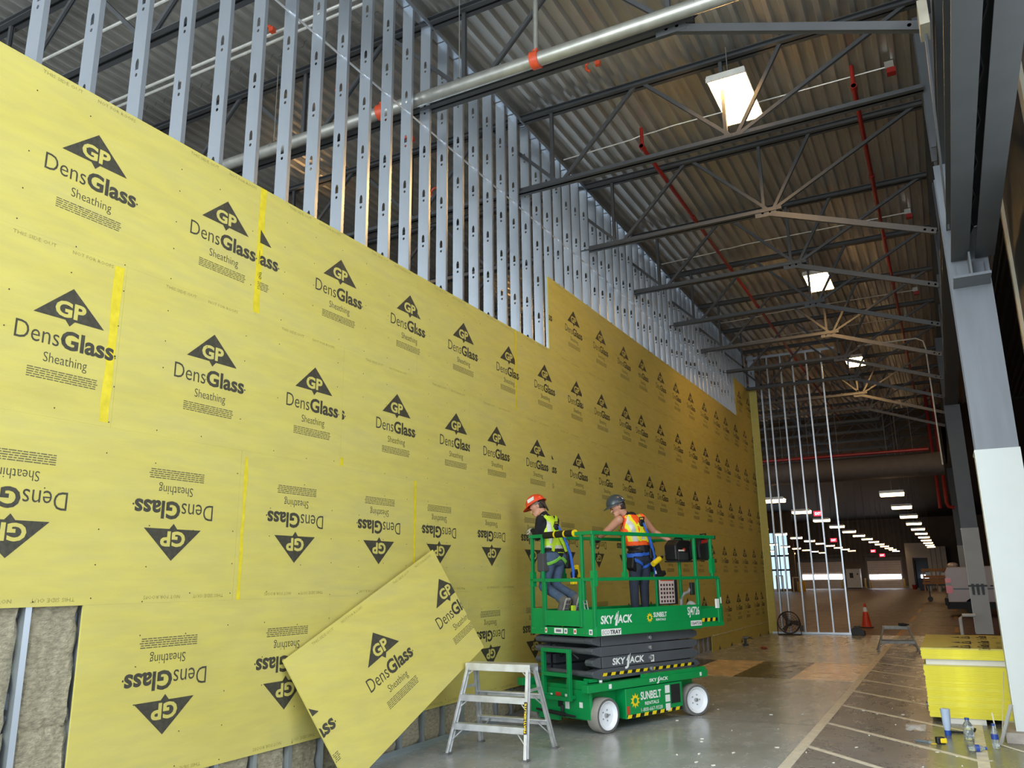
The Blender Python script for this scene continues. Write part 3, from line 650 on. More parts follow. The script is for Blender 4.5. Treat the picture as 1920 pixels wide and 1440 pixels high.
# brown timber trailer
t = thing('timber_trailer', 'brown slatted timber trailer parked in the far hall', 'trailer', (4.3, 60, 0))
WOOD = mat('brown_timber', (182, 118, 56), .6, var=.2, scale=3, stretch=(.3, 1, 4))
for z0, z1, d in ((1.08, 1.22, .0), (1.26, 1.42, .03), (1.46, 1.62, .06), (1.88, 2.05, .0)): MB().box((-.82+d, -.5, z0), (.82, .5, z1)).build('slat', WOOD, t)
for x in (-.72, 0, .72): MB().box((x-.04, -.48, .6), (x+.04, -.4, 1.9)).build('stake', WOOD, t)
MB().box((-.8, -.45, .98), (.8, .45, 1.08)).build('bed', BLACK, t)
for x in (-.5, .5): MB().lathe([(.16, -.08), (.16, .08)], 16, MX.Translation((x, -.3, .16))@MX.Rotation(pi/2, 4, 'X')).build('wheel', BLACK, t, smooth=True); 
for x in (-.5, .5): MB().box((x-.04, -.34, .16), (x+.04, -.2, 1.0)).build('axle_post', BLACK, t)
for x, w_, h in ((-.45, .3, .2), (.0, .35, .22), (.45, .28, .17)): MB().box((x-w_/2, -.45, 1.62), (x+w_/2, -.2, 1.62+h)).build('carton', WHITEP, t)
t = thing('blue_bin', 'dark blue bin standing in front of the dark doorway', 'bin', (2.45, 100, 0)); MB().prism([(-.4, 0), (.4, 0), (.5, 1.2), (-.5, 1.2)], -.4, .4, 0, MX(((1, 0, 0, 0), (0, 0, 1, 0), (0, 1, 0, 0), (0, 0, 0, 1)))).build('body', mat('bin_blue', (30, 44, 84), .5), t); MB().box((-.55, -.45, 1.2), (.55, .45, 1.28)).build('lid', mat('bin_blue', (30, 44, 84)), t)
for x, y, c in ((3.1, 95, WHITEP), (4.0, 92, WHITEP), (1.2, 108, REDP)):
    t = thing('floor_bucket', 'small bucket left on the far hall floor', 'bucket', (x, y, 0), group='buckets on the hall floor'); MB().lathe([(.2, 0), (.26, .5), (.27, .52)], 12).build('body', c, t, smooth=True); MB().path([(-.26, 0, .5), (-.15, 0, .62), (.15, 0, .62), (.26, 0, .5)], .012, 5).build('handle', BLACK, t)
# ================================================================== white van side on behind the grey column
van = thing('work_van', 'white work van parked side on behind the grey column', 'van', (4.92, 39.3, 0))
VW = mat('van_white', (206, 190, 184), .35, var=.03, scale=2); VB = mat('van_black_trim', (18, 18, 20), .6); GL = mat('dark_glass', (20, 26, 34), .1)
side = [(0, .55), (0, 1.75), (.12, 1.98), (3.3, 2.02), (3.9, 1.9), (4.6, 1.25), (5.5, 1.05), (5.6, .55)]
XZ = MX(((1, 0, 0, 0), (0, 0, 1, 0), (0, 1, 0, 0), (0, 0, 0, 1)))
MB().prism(side, 0, 1.9, 0, XZ).build('body', VW, van, bevel=.04)
MB().box((-.06, .02, .28), (5.5, 1.88, .58)).build('lower_skirt', VB, van); MB().box((-.12, .0, .42), (.02, 1.9, .72)).build('rear_bumper', VB, van, bevel=.02)
MB().box((-.02, -.02, .92), (.22, .06, 1.22)).build('tail_light', mat('tail_light_red', (196, 20, 26), .25, emit=.15), van); MB().box((-.02, -.02, 1.22), (.2, .06, 1.34)).build('reverse_light', WHITEP, van); MB().box((-.02, -.02, 1.34), (.2, .06, 1.52)).build('brake_light', mat('tail_light_red', (196, 20, 26)), van)
MB().box((.25, -.015, 1.06), (5.3, .01, 1.12)).build('side_moulding', mat('moulding_grey', (120, 124, 136), .4), van)
for x in (1.15, 2.4): MB().box((x, -.008, .66), (x+.014, .01, 1.9)).build('panel_gap', VB, van)
MB().box((3.35, -.012, 1.3), (4.25, .01, 1.82)).build('side_window', GL, van); MB().box((1.6, -.03, 1.18), (1.85, .01, 1.23)).build('door_handle', VB, van)
for x in (.95, 4.5):
    for y in (.1, 1.7):
        wv = MB().lathe([(.2, -.1), (.36, -.1), (.37, 0), (.36, .1), (.2, .1)], 22, MX.Translation((x, y, .37))@MX.Rotation(pi/2, 4, 'X')).build('wheel', VB, van, smooth=True)
        MB().lathe([(.05, -.12), (.21, -.115), (.22, -.09)], 16, MX.Translation((x, y, .37))@MX.Rotation(pi/2, 4, 'X') if y > 1 else MX.Translation((x, y, .37))@MX.Rotation(-pi/2, 4, 'X')@MX.Rotation(pi, 4, 'X')).build('hub', FRAME, wv)
MB().ball((.35, .9, 2.06), (.22, .4, .12), 12, 8).build('roof_vent', VW, van, smooth=True)
# ================================================================== green scissor lift
GRN = mat('lift_green', (0, 142, 72), .38, 0, var=.05, scale=5)
GRN2 = mat('lift_green_rail', (0, 132, 70), .35, 0, var=.05, scale=5)
ARM = mat('lift_arm_grey', (78, 82, 88), .45, 0, var=.06, scale=5)
DARK = mat('lift_dark', (30, 31, 33), .6)
WHT = mat('decal_white', (232, 234, 230), .5, var=.02)
DEY = mat('decal_yellow', (238, 206, 26), .5, var=.03)
TYRE = mat('grey_tyre', (150, 146, 138), .7, var=.12, scale=14)
TYRED = mat('tyre_edge', (96, 96, 96), .7)
RIM = mat('white_rim', (228, 232, 236), .4, var=.04)
PINM = mat('pin_metal', (168, 170, 172), .35, .7)
LIFT_O = V((1.26, 10.16, 0)); LIFT_R = atan2(.93422, .35670)
lift = thing('scissor_lift', 'green and grey scissor lift with two workers on its raised platform', 'lift', LIFT_O, LIFT_R)
def RS(y): return MX(((1, 0, 0, 0), (0, 0, -1, y), (0, 1, 0, 0), (0, 0, 0, 1)))          # right side plane
def NE(x): return MX(((0, 0, -1, x), (-1, 0, 0, 0), (0, 1, 0, 0), (0, 0, 0, 1)))         # near end plane, u grows to the right (-y)
def hazard(parent, x0, x1, z, h, T, n, name='hazard_strip'):
    mb = MB(); mb.add([(x0, z, .001), (x1, z, .001), (x1, z+h, .001), (x0, z+h, .001)], [(0, 1, 2, 3)], 0, T); d = (x1-x0)/n
    for k in range(n):
        a = x0+d*k; mb.add([(a, z, .002), (a+d*.5, z, .002), (a+d*.62, z+h, .002), (a+d*.12, z+h, .002)], [(0, 1, 2, 3)], 1, T)
    return mb.build(name, [BLACK, DEY], parent)
def skyjack(mb, x0, wd, z, cap, T, mi=0):
    letter(mb, 'SKY', x0, wd*.39, z, cap, T, mi, .03, .12, .0015); letter(mb, 'ACK', x0+wd*.53, wd*.47, z, cap, T, mi, .03, .12, .0015)
    letter(mb, 'J', x0+wd*.39, wd*.12, z-cap*.32, cap*1.35, T, mi, .05, .25, .0015)
    for k in range(2):                                               # flame strokes rising over the J
        a = x0+wd*(.425+.055*k); mb.add([(a, z+cap*.45, .0015), (a+wd*.035, z+cap*.45, .0015), (a+wd*.10, z+cap*(1.35+.22*k), .0015), (a+wd*.08, z+cap*(1.3+.2*k), .0015)], [(0, 1, 2, 3)], mi, T)
def gear(mb, cx, cz, r, T, mi, hole):
    n = 10; vs = [(cx, cz, .0015)]
    for k in range(n):
        a = 2*pi*k/n; vs += [(cx+r*.62*cos(a), cz+r*.62*sin(a), .0015), (cx+r*cos(a+.30), cz+r*sin(a+.30), .0015), (cx+r*.70*cos(a+.42), cz+r*.70*sin(a+.42), .0015)]
    m = 3*n; mb.add(vs, [(0, 1+i, 1+(i+1) % m) for i in range(m)], mi, T)
    mb.add([(cx+r*.36*cos(2*pi*k/16), cz+r*.36*sin(2*pi*k/16), .0025) for k in range(16)], [tuple(range(16))], hole, T)
# ---- chassis
ch = MB().box((-.98, -.42, .13), (1.0, .42, .50)).build('chassis', GRN, lift, bevel=.01)
for s in (-1, 1):
    o = MB().box((-1.15, s*.595-(.10 if s > 0 else 0), .455), (1.10, s*.595+(.10 if s < 0 else 0), .54)).build('side_channel', GRN, lift, bevel=.006)
    MB().box((-.15, s*.55-.03, .54), (1.08, s*.55+.03, .58)).build('slide_rail', GRN, lift)
    tr_ = MB().box((-.50, s*.58 if s < 0 else .42, .11), (.57, -.42 if s < 0 else s*.58, .445)).build('battery_tray', GRN, lift, bevel=.008)
    if s < 0:
        MB().box((.34, -.583, .20), (.52, -.578, .42)).build('tray_opening', DARK, tr_)
        q = MB(); gear(q, -.335, .30, .088, RS(-.58), 1, 2); letter(q, 'SUNBELT', -.235, .385, .30, .085, RS(-.58), 0, .028, .0, .0015); letter(q, 'RENTALS', -.16, .26, .235, .036, RS(-.58), 0, .02, 0, .0015, 2); letter(q, '1-800-667-9328', -.235, .40, .165, .042, RS(-.58), 0, .0, .0, .0015, 2)
        q.build('rental_decal', [WHT, DEY, GRN], tr_)
        hazard(tr_, -.49, .56, .115, .038, RS(-.58), 7)
        MB().box((-.485, -.583, .16), (-.44, -.58, .25)).build('warning_label', mat('label_red', (196, 60, 40), .5), tr_)
        for z0, z1 in ((.33, .42), (.23, .31), (.13, .21)): MB().box((.23, -.583, z0), (.315, -.58, z1)).build('instruction_label', WHT, tr_)
q = MB(); skyjack(q, -.08, .36, .488, .036, RS(-.596)); q.build('chassis_decal', WHT, lift)
MB().box((.93, -.598, .475), (.965, -.596, .52)).build('side_label', WHT, lift); MB().box((-.80, -.598, .475), (-.755, -.596, .525)).build('side_label', WHT, lift)
# near end plate with ladder, labels and steering rod
ne = MB().box((-1.02, -.50, .15), (-.98, .50, .46)).box((-1.0, -.42, .46), (-.96, -.10, .56)).build('end_plate', GRN, lift, bevel=.004)
for u0, z0, w_, h, m in ((-.02, .25, .085, .085, DARK), (.10, .24, .07, .16, WHT), (.33, .27, .055, .06, WHT), (-.16, .34, .05, .05, WHT), (-.06, .36, .09, .05, mat('label_red', (196, 60, 40)))):
    MB().add([(u0, z0, .002), (u0+w_, z0, .002), (u0+w_, z0+h, .002), (u0, z0+h, .002)], [(0, 1, 2, 3)], 0, NE(-1.02)).build('end_label', m, ne)
MB().tube((-1.07, .34, .20), (-1.07, -.30, .175), .014, 8).tube((-1.07, .12, .192), (-1.07, -.14, .182), .024, 8).build('tie_rod', DARK, lift)
MB().box((-1.03, .0, .10), (-.99, .34, .17)).build('step_plate', GRN, lift); MB().tube((-1.05, -.08, .28), (-1.05, -.08, .21), .02, 8).build('tow_pin', DARK, lift)
for y in (.165, -.265): MB().box((-1.13, y-.022, .34), (-1.08, y+.022, .91)).build('ladder_rail', GRN2, lift, bevel=.004)
for z in (.89, .62, .36): MB().box((-1.135, -.265, z-.022), (-1.075, .165, z+.022)).build('ladder_rung', GRN2, lift, bevel=.004)
for y in (.165, -.265): MB().box((-1.09, y-.02, .36), (-1.0, y+.02, .40)).build('ladder_bracket', GRN2, lift)
# ---- wheels
def wheel(x, y, steer, s):
    t = bpy.data.objects.new('wheel', MB().lathe([(.155, -.085), (.182, -.085), (.19, -.07), (.191, .07), (.182, .085), (.155, .085), (.155, -.085)], 40, MX.Rotation(pi/2, 4, 'X'), 0, False).mesh('wheel', TYRE)); COL.objects.link(t); t.parent = lift
    for p in t.data.polygons: p.use_smooth = True
    t.data.set_sharp_from_angle(angle=radians(35)); t.location = (x, y, .19); t.rotation_euler = (0, 0, steer)
    R_ = MX.Rotation(pi/2 if s < 0 else -pi/2, 4, 'X')
    MB().lathe([(.157, .05), (.184, .0855), (.157, .0865)], 40, R_, 0, False).build('tyre_edge', TYRED, t, smooth=True)
    MB().lathe([(.005, .04), (.06, .042), (.12, .05), (.138, .07), (.152, .087), (.158, .086)], 40, R_, 0, False).build('rim', RIM, t, smooth=True)
    MB().lathe([(.022, .03), (.022, .07), (.012, .074)], 12, R_).build('hub_nut', PINM, t, smooth=True)
    for k in range(5): MB().lathe([(.008, .04), (.008, .052)], 6, R_@MX.Translation((.06*cos(k*1.257), .06*sin(k*1.257), 0))).build('lug_nut', PINM, t)
for x, st in ((-.825, 0.), (.88, -.30)):
    for s in (-1, 1): wheel(x, s*.51, st, s)
MB().box((-.90, -.42, .15), (-.75, .42, .23)).build('axle', DARK, lift); MB().box((.80, -.42, .15), (.95, .42, .23)).build('axle', DARK, lift)
# ---- folded scissor stack
LV = [(.560, .682), (.686, .811), (.815, .926), (.930, 1.052)]
for i, (z0, z1) in enumerate(LV):
    for s in (-1, 1):
        dx = .02*(i % 2)
        m = MB().prism([(-.79+dx, z0), (1.0-dx, z0+.006), (1.0-dx, z1-.004), (-.79+dx, z1)], s*.45-.03, s*.45+.03, 0, XZ).build('scissor_arm', ARM, lift, bevel=.005)
        MB().prism([(-.74, z0+.01), (.98, z0+.01), (.98, z1-.01), (-.74, z1-.01)], s*.36-.03, s*.36+.03, 0, XZ).build('inner_scissor_arm', ARM, lift)
        MB().lathe([(.028, .0), (.028, .03), (.018, .036)], 14, MX.Translation((.10, s*.475, (z0+z1)/2))@MX.Rotation(pi/2 if s < 0 else -pi/2, 4, 'X')).build('pivot_pin', PINM, lift, smooth=True)
        if i == 2 and s < 0: q = MB(); skyjack(q, -.60, .58, .715-.0, .072, RS(-.482)); q.build('arm_decal', WHT, m)
        if i == 0 and s < 0: hazard(m, -.78, .98, .60, .034, RS(-.4815), 12)
        # lugs at the near and far ends
        MB().prism([(-.79, z0), (-.93, z0+.035), (-.95, z0+.07), (-.93, z0+.10), (-.79, z1)], s*.42-.06, s*.42+.06, 0, XZ).build('arm_lug', ARM, lift, bevel=.006)
        MB().prism([(.98, z0), (1.09, z0+.03), (1.10, z0+.06), (1.08, z0+.09), (.98, z1)], s*.42-.05, s*.42+.05, 0, XZ).build('arm_lug', ARM, lift, bevel=.006)
    if i != 1: MB().tube((-.90, .40, z0+.065), (-.90, -.40, z0+.065), .036, 14).build('cross_tube', ARM, lift, smooth=True)
    MB().tube((1.03, .40, z0+.06), (1.03, -.40, z0+.06), .03, 12).build('cross_tube', ARM, lift, smooth=True)
MB().box((.11, -.485, .70), (.15, -.4815, .78)).box((.152, -.485, .70), (.17, -.4815, .78)).build('warning_label', WHT, lift)
MB().tube((-.55, 0, .62), (.6, 0, .95), .06, 14).build('lift_cylinder', DARK, lift, smooth=True)
MB().path([(-.86, .12, .80), (-.90, .0, .88), (-.90, -.1, .86), (-.86, -.18, .78)], .018, 6).build('hydraulic_hose', BLACK, lift)
MB().box((-.95, -.44, .54), (-.60, -.34, .58)).build('wear_pad', GRN, lift); MB().tube((-.80, -.47, .50), (-.80, -.47, .56), .02, 8).build('white_bumper', WHT, lift)
# ---- platform
PY0, PY1 = -.595, .50
pf = MB().box((-.98, PY0, 1.055), (1.04, PY1, 1.10)).build('platform_base', GRN, lift, bevel=.004)
MB().box((-.97, PY0+.01, 1.10), (1.52, PY1-.01, 1.115)).build('deck_plate', mat('deck_grey', (70, 78, 74), .6, var=.2, scale=20), lift)
tb = MB().box((-.98, PY0, 1.10), (1.04, PY0+.02, 1.36)).build('toe_board', GRN, lift, bevel=.004)
MB().box((-.98, PY0-.006, 1.06), (1.04, PY0, 1.165)).build('toe_lip', GRN, lift, bevel=.003)
MB().box((-.98, PY1-.02, 1.10), (1.53, PY1, 1.34)).build('toe_board', GRN, lift)
MB().box((1.04, PY0+.02, 1.085), (1.53, PY0+.04, 1.30)).box((1.04, PY0-.004, 1.07), (1.54, PY0+.02, 1.12)).box((1.44, PY0, 1.07), (1.54, PY0+.02, 1.33)).build('extension_board', GRN, lift, bevel=.004)
hazard(lift, 1.07, 1.43, 1.135, .045, RS(PY0+.018), 3)
MB().box((1.50, PY0, 1.07), (1.53, PY1, 1.32)).build('end_toe_board', GRN, lift)
q = MB(); skyjack(q, -.90, .56, 1.195, .088, RS(PY0-.001)); q.build('maker_decal', WHT, tb); q = MB(); gear(q, -.01, 1.232, .062, RS(PY0-.001), 1, 2); letter(q, 'SUNBELT', .065, .26, 1.235, .055, RS(PY0-.001), 0, .028, 0, .0015); letter(q, 'RENTALS', .11, .19, 1.19, .026, RS(PY0-.001), 0, .02, 0, .0015, 2)
q.build('rental_decal', [WHT, DEY, GRN], tb); q = MB(); letter(q, 'SJ4726', .755, .255, 1.235, .098, RS(PY0-.001), 0, .02, 0, .0015); q.build('model_decal', WHT, tb)
q = MB(); T = RS(PY0-.008); q.add([(.80, 1.095, .001), (1.035, 1.095, .001), (1.035, 1.16, .001), (.80, 1.16, .001)], [(0, 1, 2, 3)], 0, T); letter(q, '10647536', .815, .21, 1.108, .038, T, 1, .01, 0, .002, 2); q.build('number_label', [WHT, BLACK], lift); q = MB()
q.add([(-.90, 1.062, .001), (-.555, 1.062, .001), (-.555, 1.135, .001), (-.90, 1.135, .001)], [(0, 1, 2, 3)], 0, T); letter(q, 'ECO', -.885, .12, 1.075, .045, T, 2, .0, .15, .002, 2); letter(q, 'TRAY', -.755, .19, 1.075, .045, T, 1, .03, .15, .002, 2)
q.build('tray_label', [WHT, BLACK, mat('label_grey', (120, 124, 120), .5)], lift)
# near end: corner panels, gate and labels
ep = MB().box((-.995, PY0, 1.055), (-.975, PY1, 1.145)).build('end_sill', GRN, lift, bevel=.003)
MB().box((-.99, PY0, 1.145), (-.975, -.40, 1.36)).build('corner_panel', GRN, lift); MB().box((-.99, .26, 1.145), (-.975, PY1, 1.36)).build('corner_panel', GRN, lift)
gate = MB().box((-1.0, -.375, 1.16), (-.98, .235, 1.34)).build('gate_panel', GRN, lift, bevel=.004)
for y in (-.375, .235): MB().box((-1.005, y-.02, 1.155), (-.97, y+.02, 1.71)).build('gate_post', GRN2, gate, bevel=.004)
MB().box((-1.005, -.375, 1.675), (-.97, .235, 1.715)).build('gate_rail', GRN2, gate, bevel=.004)
for u0, w_, m in ((-.24, .035, WHT), (-.08, .15, WHT), (.09, .055, WHT), (.25, .045, WHT), (.50, .055, WHT)):
    MB().add([(u0, 1.075, .002), (u0+w_, 1.075, .002), (u0+w_, 1.135, .002), (u0, 1.135, .002)], [(0, 1, 2, 3)], 0, NE(-.995)).build('end_label', m, ep)
    MB().add([(u0+w_*.2, 1.09, .003), (u0+w_*.8, 1.09, .003), (u0+w_*.8, 1.12, .003), (u0+w_*.2, 1.12, .003)], [(0, 1, 2, 3)], 0, NE(-.995)).build('label_print', MATS['label_red'] if w_ < .05 else MATS['moulding_grey'], ep)
bl = MB()
for y in (.46, .42, .30, -.42, -.47, -.53): bl.lathe([(.006, 0), (.006, .004)], 6, MX.Translation((-.996, y, 1.09+.03*(y > 0)))@MX.Rotation(-pi/2, 4, 'Y'))
bl.build('sill_bolts', PINM, ep, kind='stuff')
def post(x, y, z0, z1, t=.038): return MB().box((x-t/2, y-t/2, z0), (x+t/2, y+t/2, z1)).build('rail_post', GRN2, lift, bevel=.005)
def rail(a, b, name='guard_rail', t=.04): return MB().bar(a, b, t, t).build(name, GRN2, lift, bevel=.006)
ya, yb = PY0+.02, PY1-.02
for y in (ya, yb):
    for x in (-.97, 1.03): post(x, y, 1.12, 1.70, .042)
    for x in (-.96, -.41, 1.01, 1.38): post(x, y, 1.68, 2.24)
    MB().box((-.99, y-.03, 1.62), (-.93, y+.03, 1.80)).build('rail_socket', GRN, lift); MB().box((-.44, y-.025, 1.70), (-.38, y+.025, 1.78)).build('rail_socket', GRN, lift); MB().box((1.35, y-.025, 1.76), (1.42, y+.025, 1.95)).build('rail_socket', GRN, lift)
    rail((-.99, y, 1.70), (1.50, y, 1.70)); rail((-1.0, y, 2.24), (1.47, y, 2.24), t=.044)
    post(1.50, y, 1.10, 1.70, .042)
    MB().box((1.47, y-.02, 2.215), (1.485, y+.02, 2.262)).build('rail_end_cap', BLACK, lift)
rail((1.50, ya, 1.70), (1.50, yb, 1.70)); rail((1.46, ya, 2.24), (1.46, yb, 2.24))
for y in (.27, -.41): post(-.97, y, 1.12, 1.72, .042)
for y in (.28, -.40): post(-.97, y, 1.68, 2.24)
rail((-.97, ya, 2.24), (-.97, yb, 2.24), t=.044); rail((-.97, ya, 1.70), (-.97, -.41, 1.70)); rail((-.97, .27, 1.70), (-.97, yb, 1.70))
fo = MB().tube((-.97, .24, 2.245), (-.97, -.29, 2.25), .042, 14).build('foam_sleeve', BLACK, lift, smooth=True)
for y in (.05, -.12, -.28): MB().tube((-.97, y, 2.247), (-.97, y-.025, 2.247), .044, 14).build('yellow_tape', DEY, fo, smooth=True)
MB().tube((-1.01, -.50, 1.42), (-1.01, -.45, 1.42), .008, 6).path([(-1.0, -.50, 1.36), (-1.02, -.50, 1.46), (-1.02, -.45, 1.46), (-1.0, -.45, 1.36)], .007, 6).build('gate_latch', PINM, lift)
# sign board and control box on the far rail
sg = MB().box((.575, -.29, 1.36), (.97, -.25, 1.70)).build('instruction_board', DARK, lift)
q = MB(); T = RS(-.292)@MX.Translation((-.045, .03, 0)); q.add([(.625, 1.345, 0), (.95, 1.345, 0), (.95, 1.665, 0), (.625, 1.665, 0)], [(0, 1, 2, 3)], 0, T)
for j in range(5):
    for i in range(5): q.add([(.655+i*.06, 1.36+j*.052, .001), (.69+i*.06, 1.36+j*.052, .001), (.69+i*.06, 1.39+j*.052, .001), (.655+i*.06, 1.39+j*.052, .001)], [(0, 1, 2, 3)], 1, T)
q.add([(.66, 1.635, .001), (.94, 1.635, .001), (.94, 1.665, .001), (.66, 1.665, .001)], [(0, 1, 2, 3)], 2, T); q.build('printed_sheet', [mat('pinkish_label', (208, 190, 182), .5), mat('pictogram_ink', (70, 44, 44), .6), MATS['label_red']], sg)
post(.555, -.27, 1.115, 1.70, .03); post(1.06, -.28, 1.115, 1.93, .034)
MB().box((.90, -.40, 1.91), (1.22, -.16, 1.93)).build('console_shelf', DARK, lift)
MB().path([(1.00, -.52, 1.62), (.93, -.50, 1.52), (.86, -.48, 1.50), (.82, -.46, 1.42), (.81, -.46, 1.30)], .022, 8).build('grey_hose', mat('grey_hose', (120, 120, 118), .5), lift)
MB().box((.94, -.55, 1.48), (1.01, -.51, 1.64)).build('socket_box', BLACK, lift, bevel=.008)
MB().box((1.40, -.60, 1.30), (1.46, -.575, 1.42)).build('manual_box', WHT, lift); MB().box((1.495, -.60, 1.36), (1.515, -.59, 1.44)).build('tie_tag', WHT, lift)
# ================================================================== loose sheet leaning between floor, wall and step ladder
P0 = V((.43, 5.94, .004)); u_ = V((-.385, -.46, 1.06)).normalized(); v_ = V((.035, 2.2, .985)); v_ = (v_-u_*v_.dot(u_)).normalized()
nrm = v_.cross(u_).normalized()
lb = bpy.data.objects.new('loose_sheathing_sheet', MB().box((-TH, 0, 0), (0, 2.438, 1.219)).mesh('loose_sheathing_sheet', BOARD)); COL.objects.link(lb)
lb.matrix_world = MX(((nrm.x, v_.x, u_.x, P0.x), (nrm.y, v_.y, u_.y, P0.y), (nrm.z, v_.z, u_.z, P0.z), (0, 0, 0, 1)))
tag(lb, 'loose yellow printed sheathing sheet leaning tilted on one corner against the wall', 'board')
printed(lb, 2.438, 1.219, 1.06, False)
# ================================================================== aluminium step ladders
ALU = mat('brushed_aluminium', (206, 208, 210), .36, .7, var=.10, scale=12, rough2=.5)
def step_ladder(name, label, loc, rz, H, L, D, steps, sticker):
    """double-sided stool ladder: L long, D deep at the floor, H high"""
    t = thing(name, label, 'ladder', loc, rz); tl = L*(.86 if sticker else .66); td = .15
    MB().box((-tl/2, -td/2-.02, H-.03), (tl/2, td/2+.02, H)).box((-tl/2, -td/2-.025, H-.075), (tl/2, -td/2-.018, H)).box((-tl/2, td/2+.018, H-.075), (tl/2, td/2+.025, H)).build('top_step', ALU, t, bevel=.003)
    for sy in (-1, 1):
        for sx in (-1, 1):
            a = V((sx*L/2, sy*D/2, .0)); b = V((sx*(tl/2-.03), sy*td/2, H-.03))
            lg = MB(); lg.bar(a, b, .066, .014, (1, 0, 0)); lg.bar(a+V((0, sy*.024, 0)), b+V((0, sy*.024, 0)), .008, .032, (1, 0, 0)); lg.bar(a-V((0, sy*.028, 0)), b-V((0, sy*.028, 0)), .008, .032, (1, 0, 0))
            g_ = lg.build('leg', ALU, t); MB().box((a.x-.03, a.y-.04, -.001), (a.x+.03, a.y+.04, .018)).build('foot_pad', TYRED, g_)
            a2 = a.lerp(b, .12); st_ = a.lerp(b, steps[0]); MB().path([a2+V((0, 0, .02)), V((st_.x-sx*.13, st_.y, st_.z-.03))], .007, 6).build('step_brace', ALU, g_)
            st2 = a.lerp(b, steps[-1]); MB().path([a.lerp(b, steps[-1]-.16), V((st2.x-sx*.10, st2.y, st2.z-.03))], .007, 6).build('step_brace', ALU, g_)
            MB().path([a.lerp(b, .88), V((b.x-sx*.09, b.y, H-.05))], .007, 6).build('top_brace', ALU, g_)
            if sticker and sy < 0 and sx > 0:
                d_ = (b-a).normalized(); wv_ = V((0, 1, 0)).cross(d_).normalized(); nn = V((0, -1, 0))
                q = MB(); T = MX(((d_.x, wv_.x*-1, nn.x, a.x), (d_.y, wv_.y*-1, nn.y, a.y-.036), (d_.z, wv_.z*-1, nn.z, a.z), (0, 0, 0, 1)))
                T = MX(((d_.x, -wv_.x, 0, a.x), (d_.y, -wv_.y, -1, a.y-.040), (d_.z, -wv_.z, 0, a.z), (0, 0, 0, 1)))
                q.add([(.25, -.016, 0), (.55, -.016, 0), (.55, .016, 0), (.25, .016, 0)], [(0, 1, 2, 3)], 0, T); letter(q, 'FEATHERLITE', .262, .276, -.010, .021, T, 1, .03, 0, .001, 2); q.build('brand_sticker', [BLACK, DEY], g_)
            if sticker is None and sy < 0 and sx < 0: MB().bar(a.lerp(b, .35)+V((0, -.042, 0)), a.lerp(b, .85)+V((0, -.042, 0)), .045, .002, (1, 0, 0)).build('yellow_label', DEY, g_)
        for f in steps:
            x = (L/2)*(1-f)+(tl/2-.03)*f; y = sy*(D/2*(1-f)+td/2*f); z = f*(H-.03)
            MB().box((-x, y-.04, z-.012), (x, y+.04, z)).box((-x, y+sy*.04-.004, z-.062), (x, y+sy*.04+.004, z)).build('step', ALU, t, bevel=.002)
    for sx in (-1, 1): MB().box((sx*(tl/2+.012)-.004, -.13, H*.70), (sx*(tl/2+.012)+.004, .13, H*.70+.028)).build('spreader', ALU, t)
    return t
step_ladder('step_ladder', 'aluminium double-sided step ladder beside the lift and leaning sheet', (.87, 7.84, 0), .02, .86, .88, .70, (.35, .67), True)
ALU0 = ALU; ALU = mat('dull_aluminium', (128, 128, 124), .5, .5, var=.2, scale=10)
step_ladder('work_platform', 'low worn aluminium step stool standing on the lane stripe', (3.88, 21.3, 0), .10, .56, .86, .62, (.45,), None)
ALU = ALU0
# ================================================================== pile of sheathing sheets
STK = mat('bright_sheet_edge', (228, 216, 50), .6, var=.14, scale=7, stretch=(.6, 1, 5)); STW = mat('torn_sheet_edge', (228, 218, 74), .7, var=.20, scale=9, stretch=(.5, 1, 4))
def bundle(label, z0, n, seed, x0, y0):
    t = thing('sheathing_bundle', label, 'boards', (x0, y0, z0)); r = random.Random(seed); me = []
    for k in range(3):
        me.append(MB().box((0, 0, 0), (1.219, 2.438, TH-.0008)).mesh('sheet', [STK, STW][k == 2]))
    for k in range(n):
        m = me[2] if r.random() < .25 else me[k % 2]; last = k == n-1
        link('sheet', m, t, loc=(r.uniform(-.006, .006), r.uniform(-.004, .004), k*TH))
    tp = MB().box((0, 0, 0), (1.219, 2.438, TH)).build('sheet', BOARD, t, loc=(0, 0, n*TH))
    return t, tp, z0+(n+1)*TH
XS, YS = 4.735, 11.32
for x in (XS+.16, XS+.75):
    s_ = thing('pallet_runner', 'white board runner under the pile of yellow sheets', 'runner', (x, YS+.02, 0), group='runners under the sheet pile')
    for k in range(4): MB().box((0, .01, .0005+k*.0165), (.42, 2.3, .0165+k*.0165)).build('strip', mat('white_gypsum_edge', (224, 222, 214), .8, var=.05), s_)
b1, tp1, ztop = bundle('tall lower bundle of yellow sheathing sheets beside the white column', .0665, 36, 1, XS, YS)
s_ = thing('bundle_spacer', 'white gypsum spacer strip between the two bundles of yellow sheets', 'spacer', (XS+.03, YS+.03, ztop))
for k in range(4): MB().box((0, 0, k*.0165), (1.17, .5, .0162+k*.0165)).build('strip', MATS['white_gypsum_edge'], s_); 
for k in range(4): MB().box((0, 1.7, k*.0165), (1.17, 2.3, .0162+k*.0165)).build('strip', MATS['white_gypsum_edge'], s_)
b2, tp2, z2 = bundle('thin upper bundle of yellow sheets with printed top', ztop+.066, 7, 2, XS-.01, YS-.02)
for y, x in ((.95, .32), (1.9, .32), (.25, .30), (2.2, .95)):
    o = link('printed_logo', LOGO, tp2); o.matrix_local = MX.Translation((x, y, TH+.0003))@MX(((0, 0, -1, 0), (0, 1, 0, 0), (1, 0, 0, 0), (0, 0, 0, 1)))
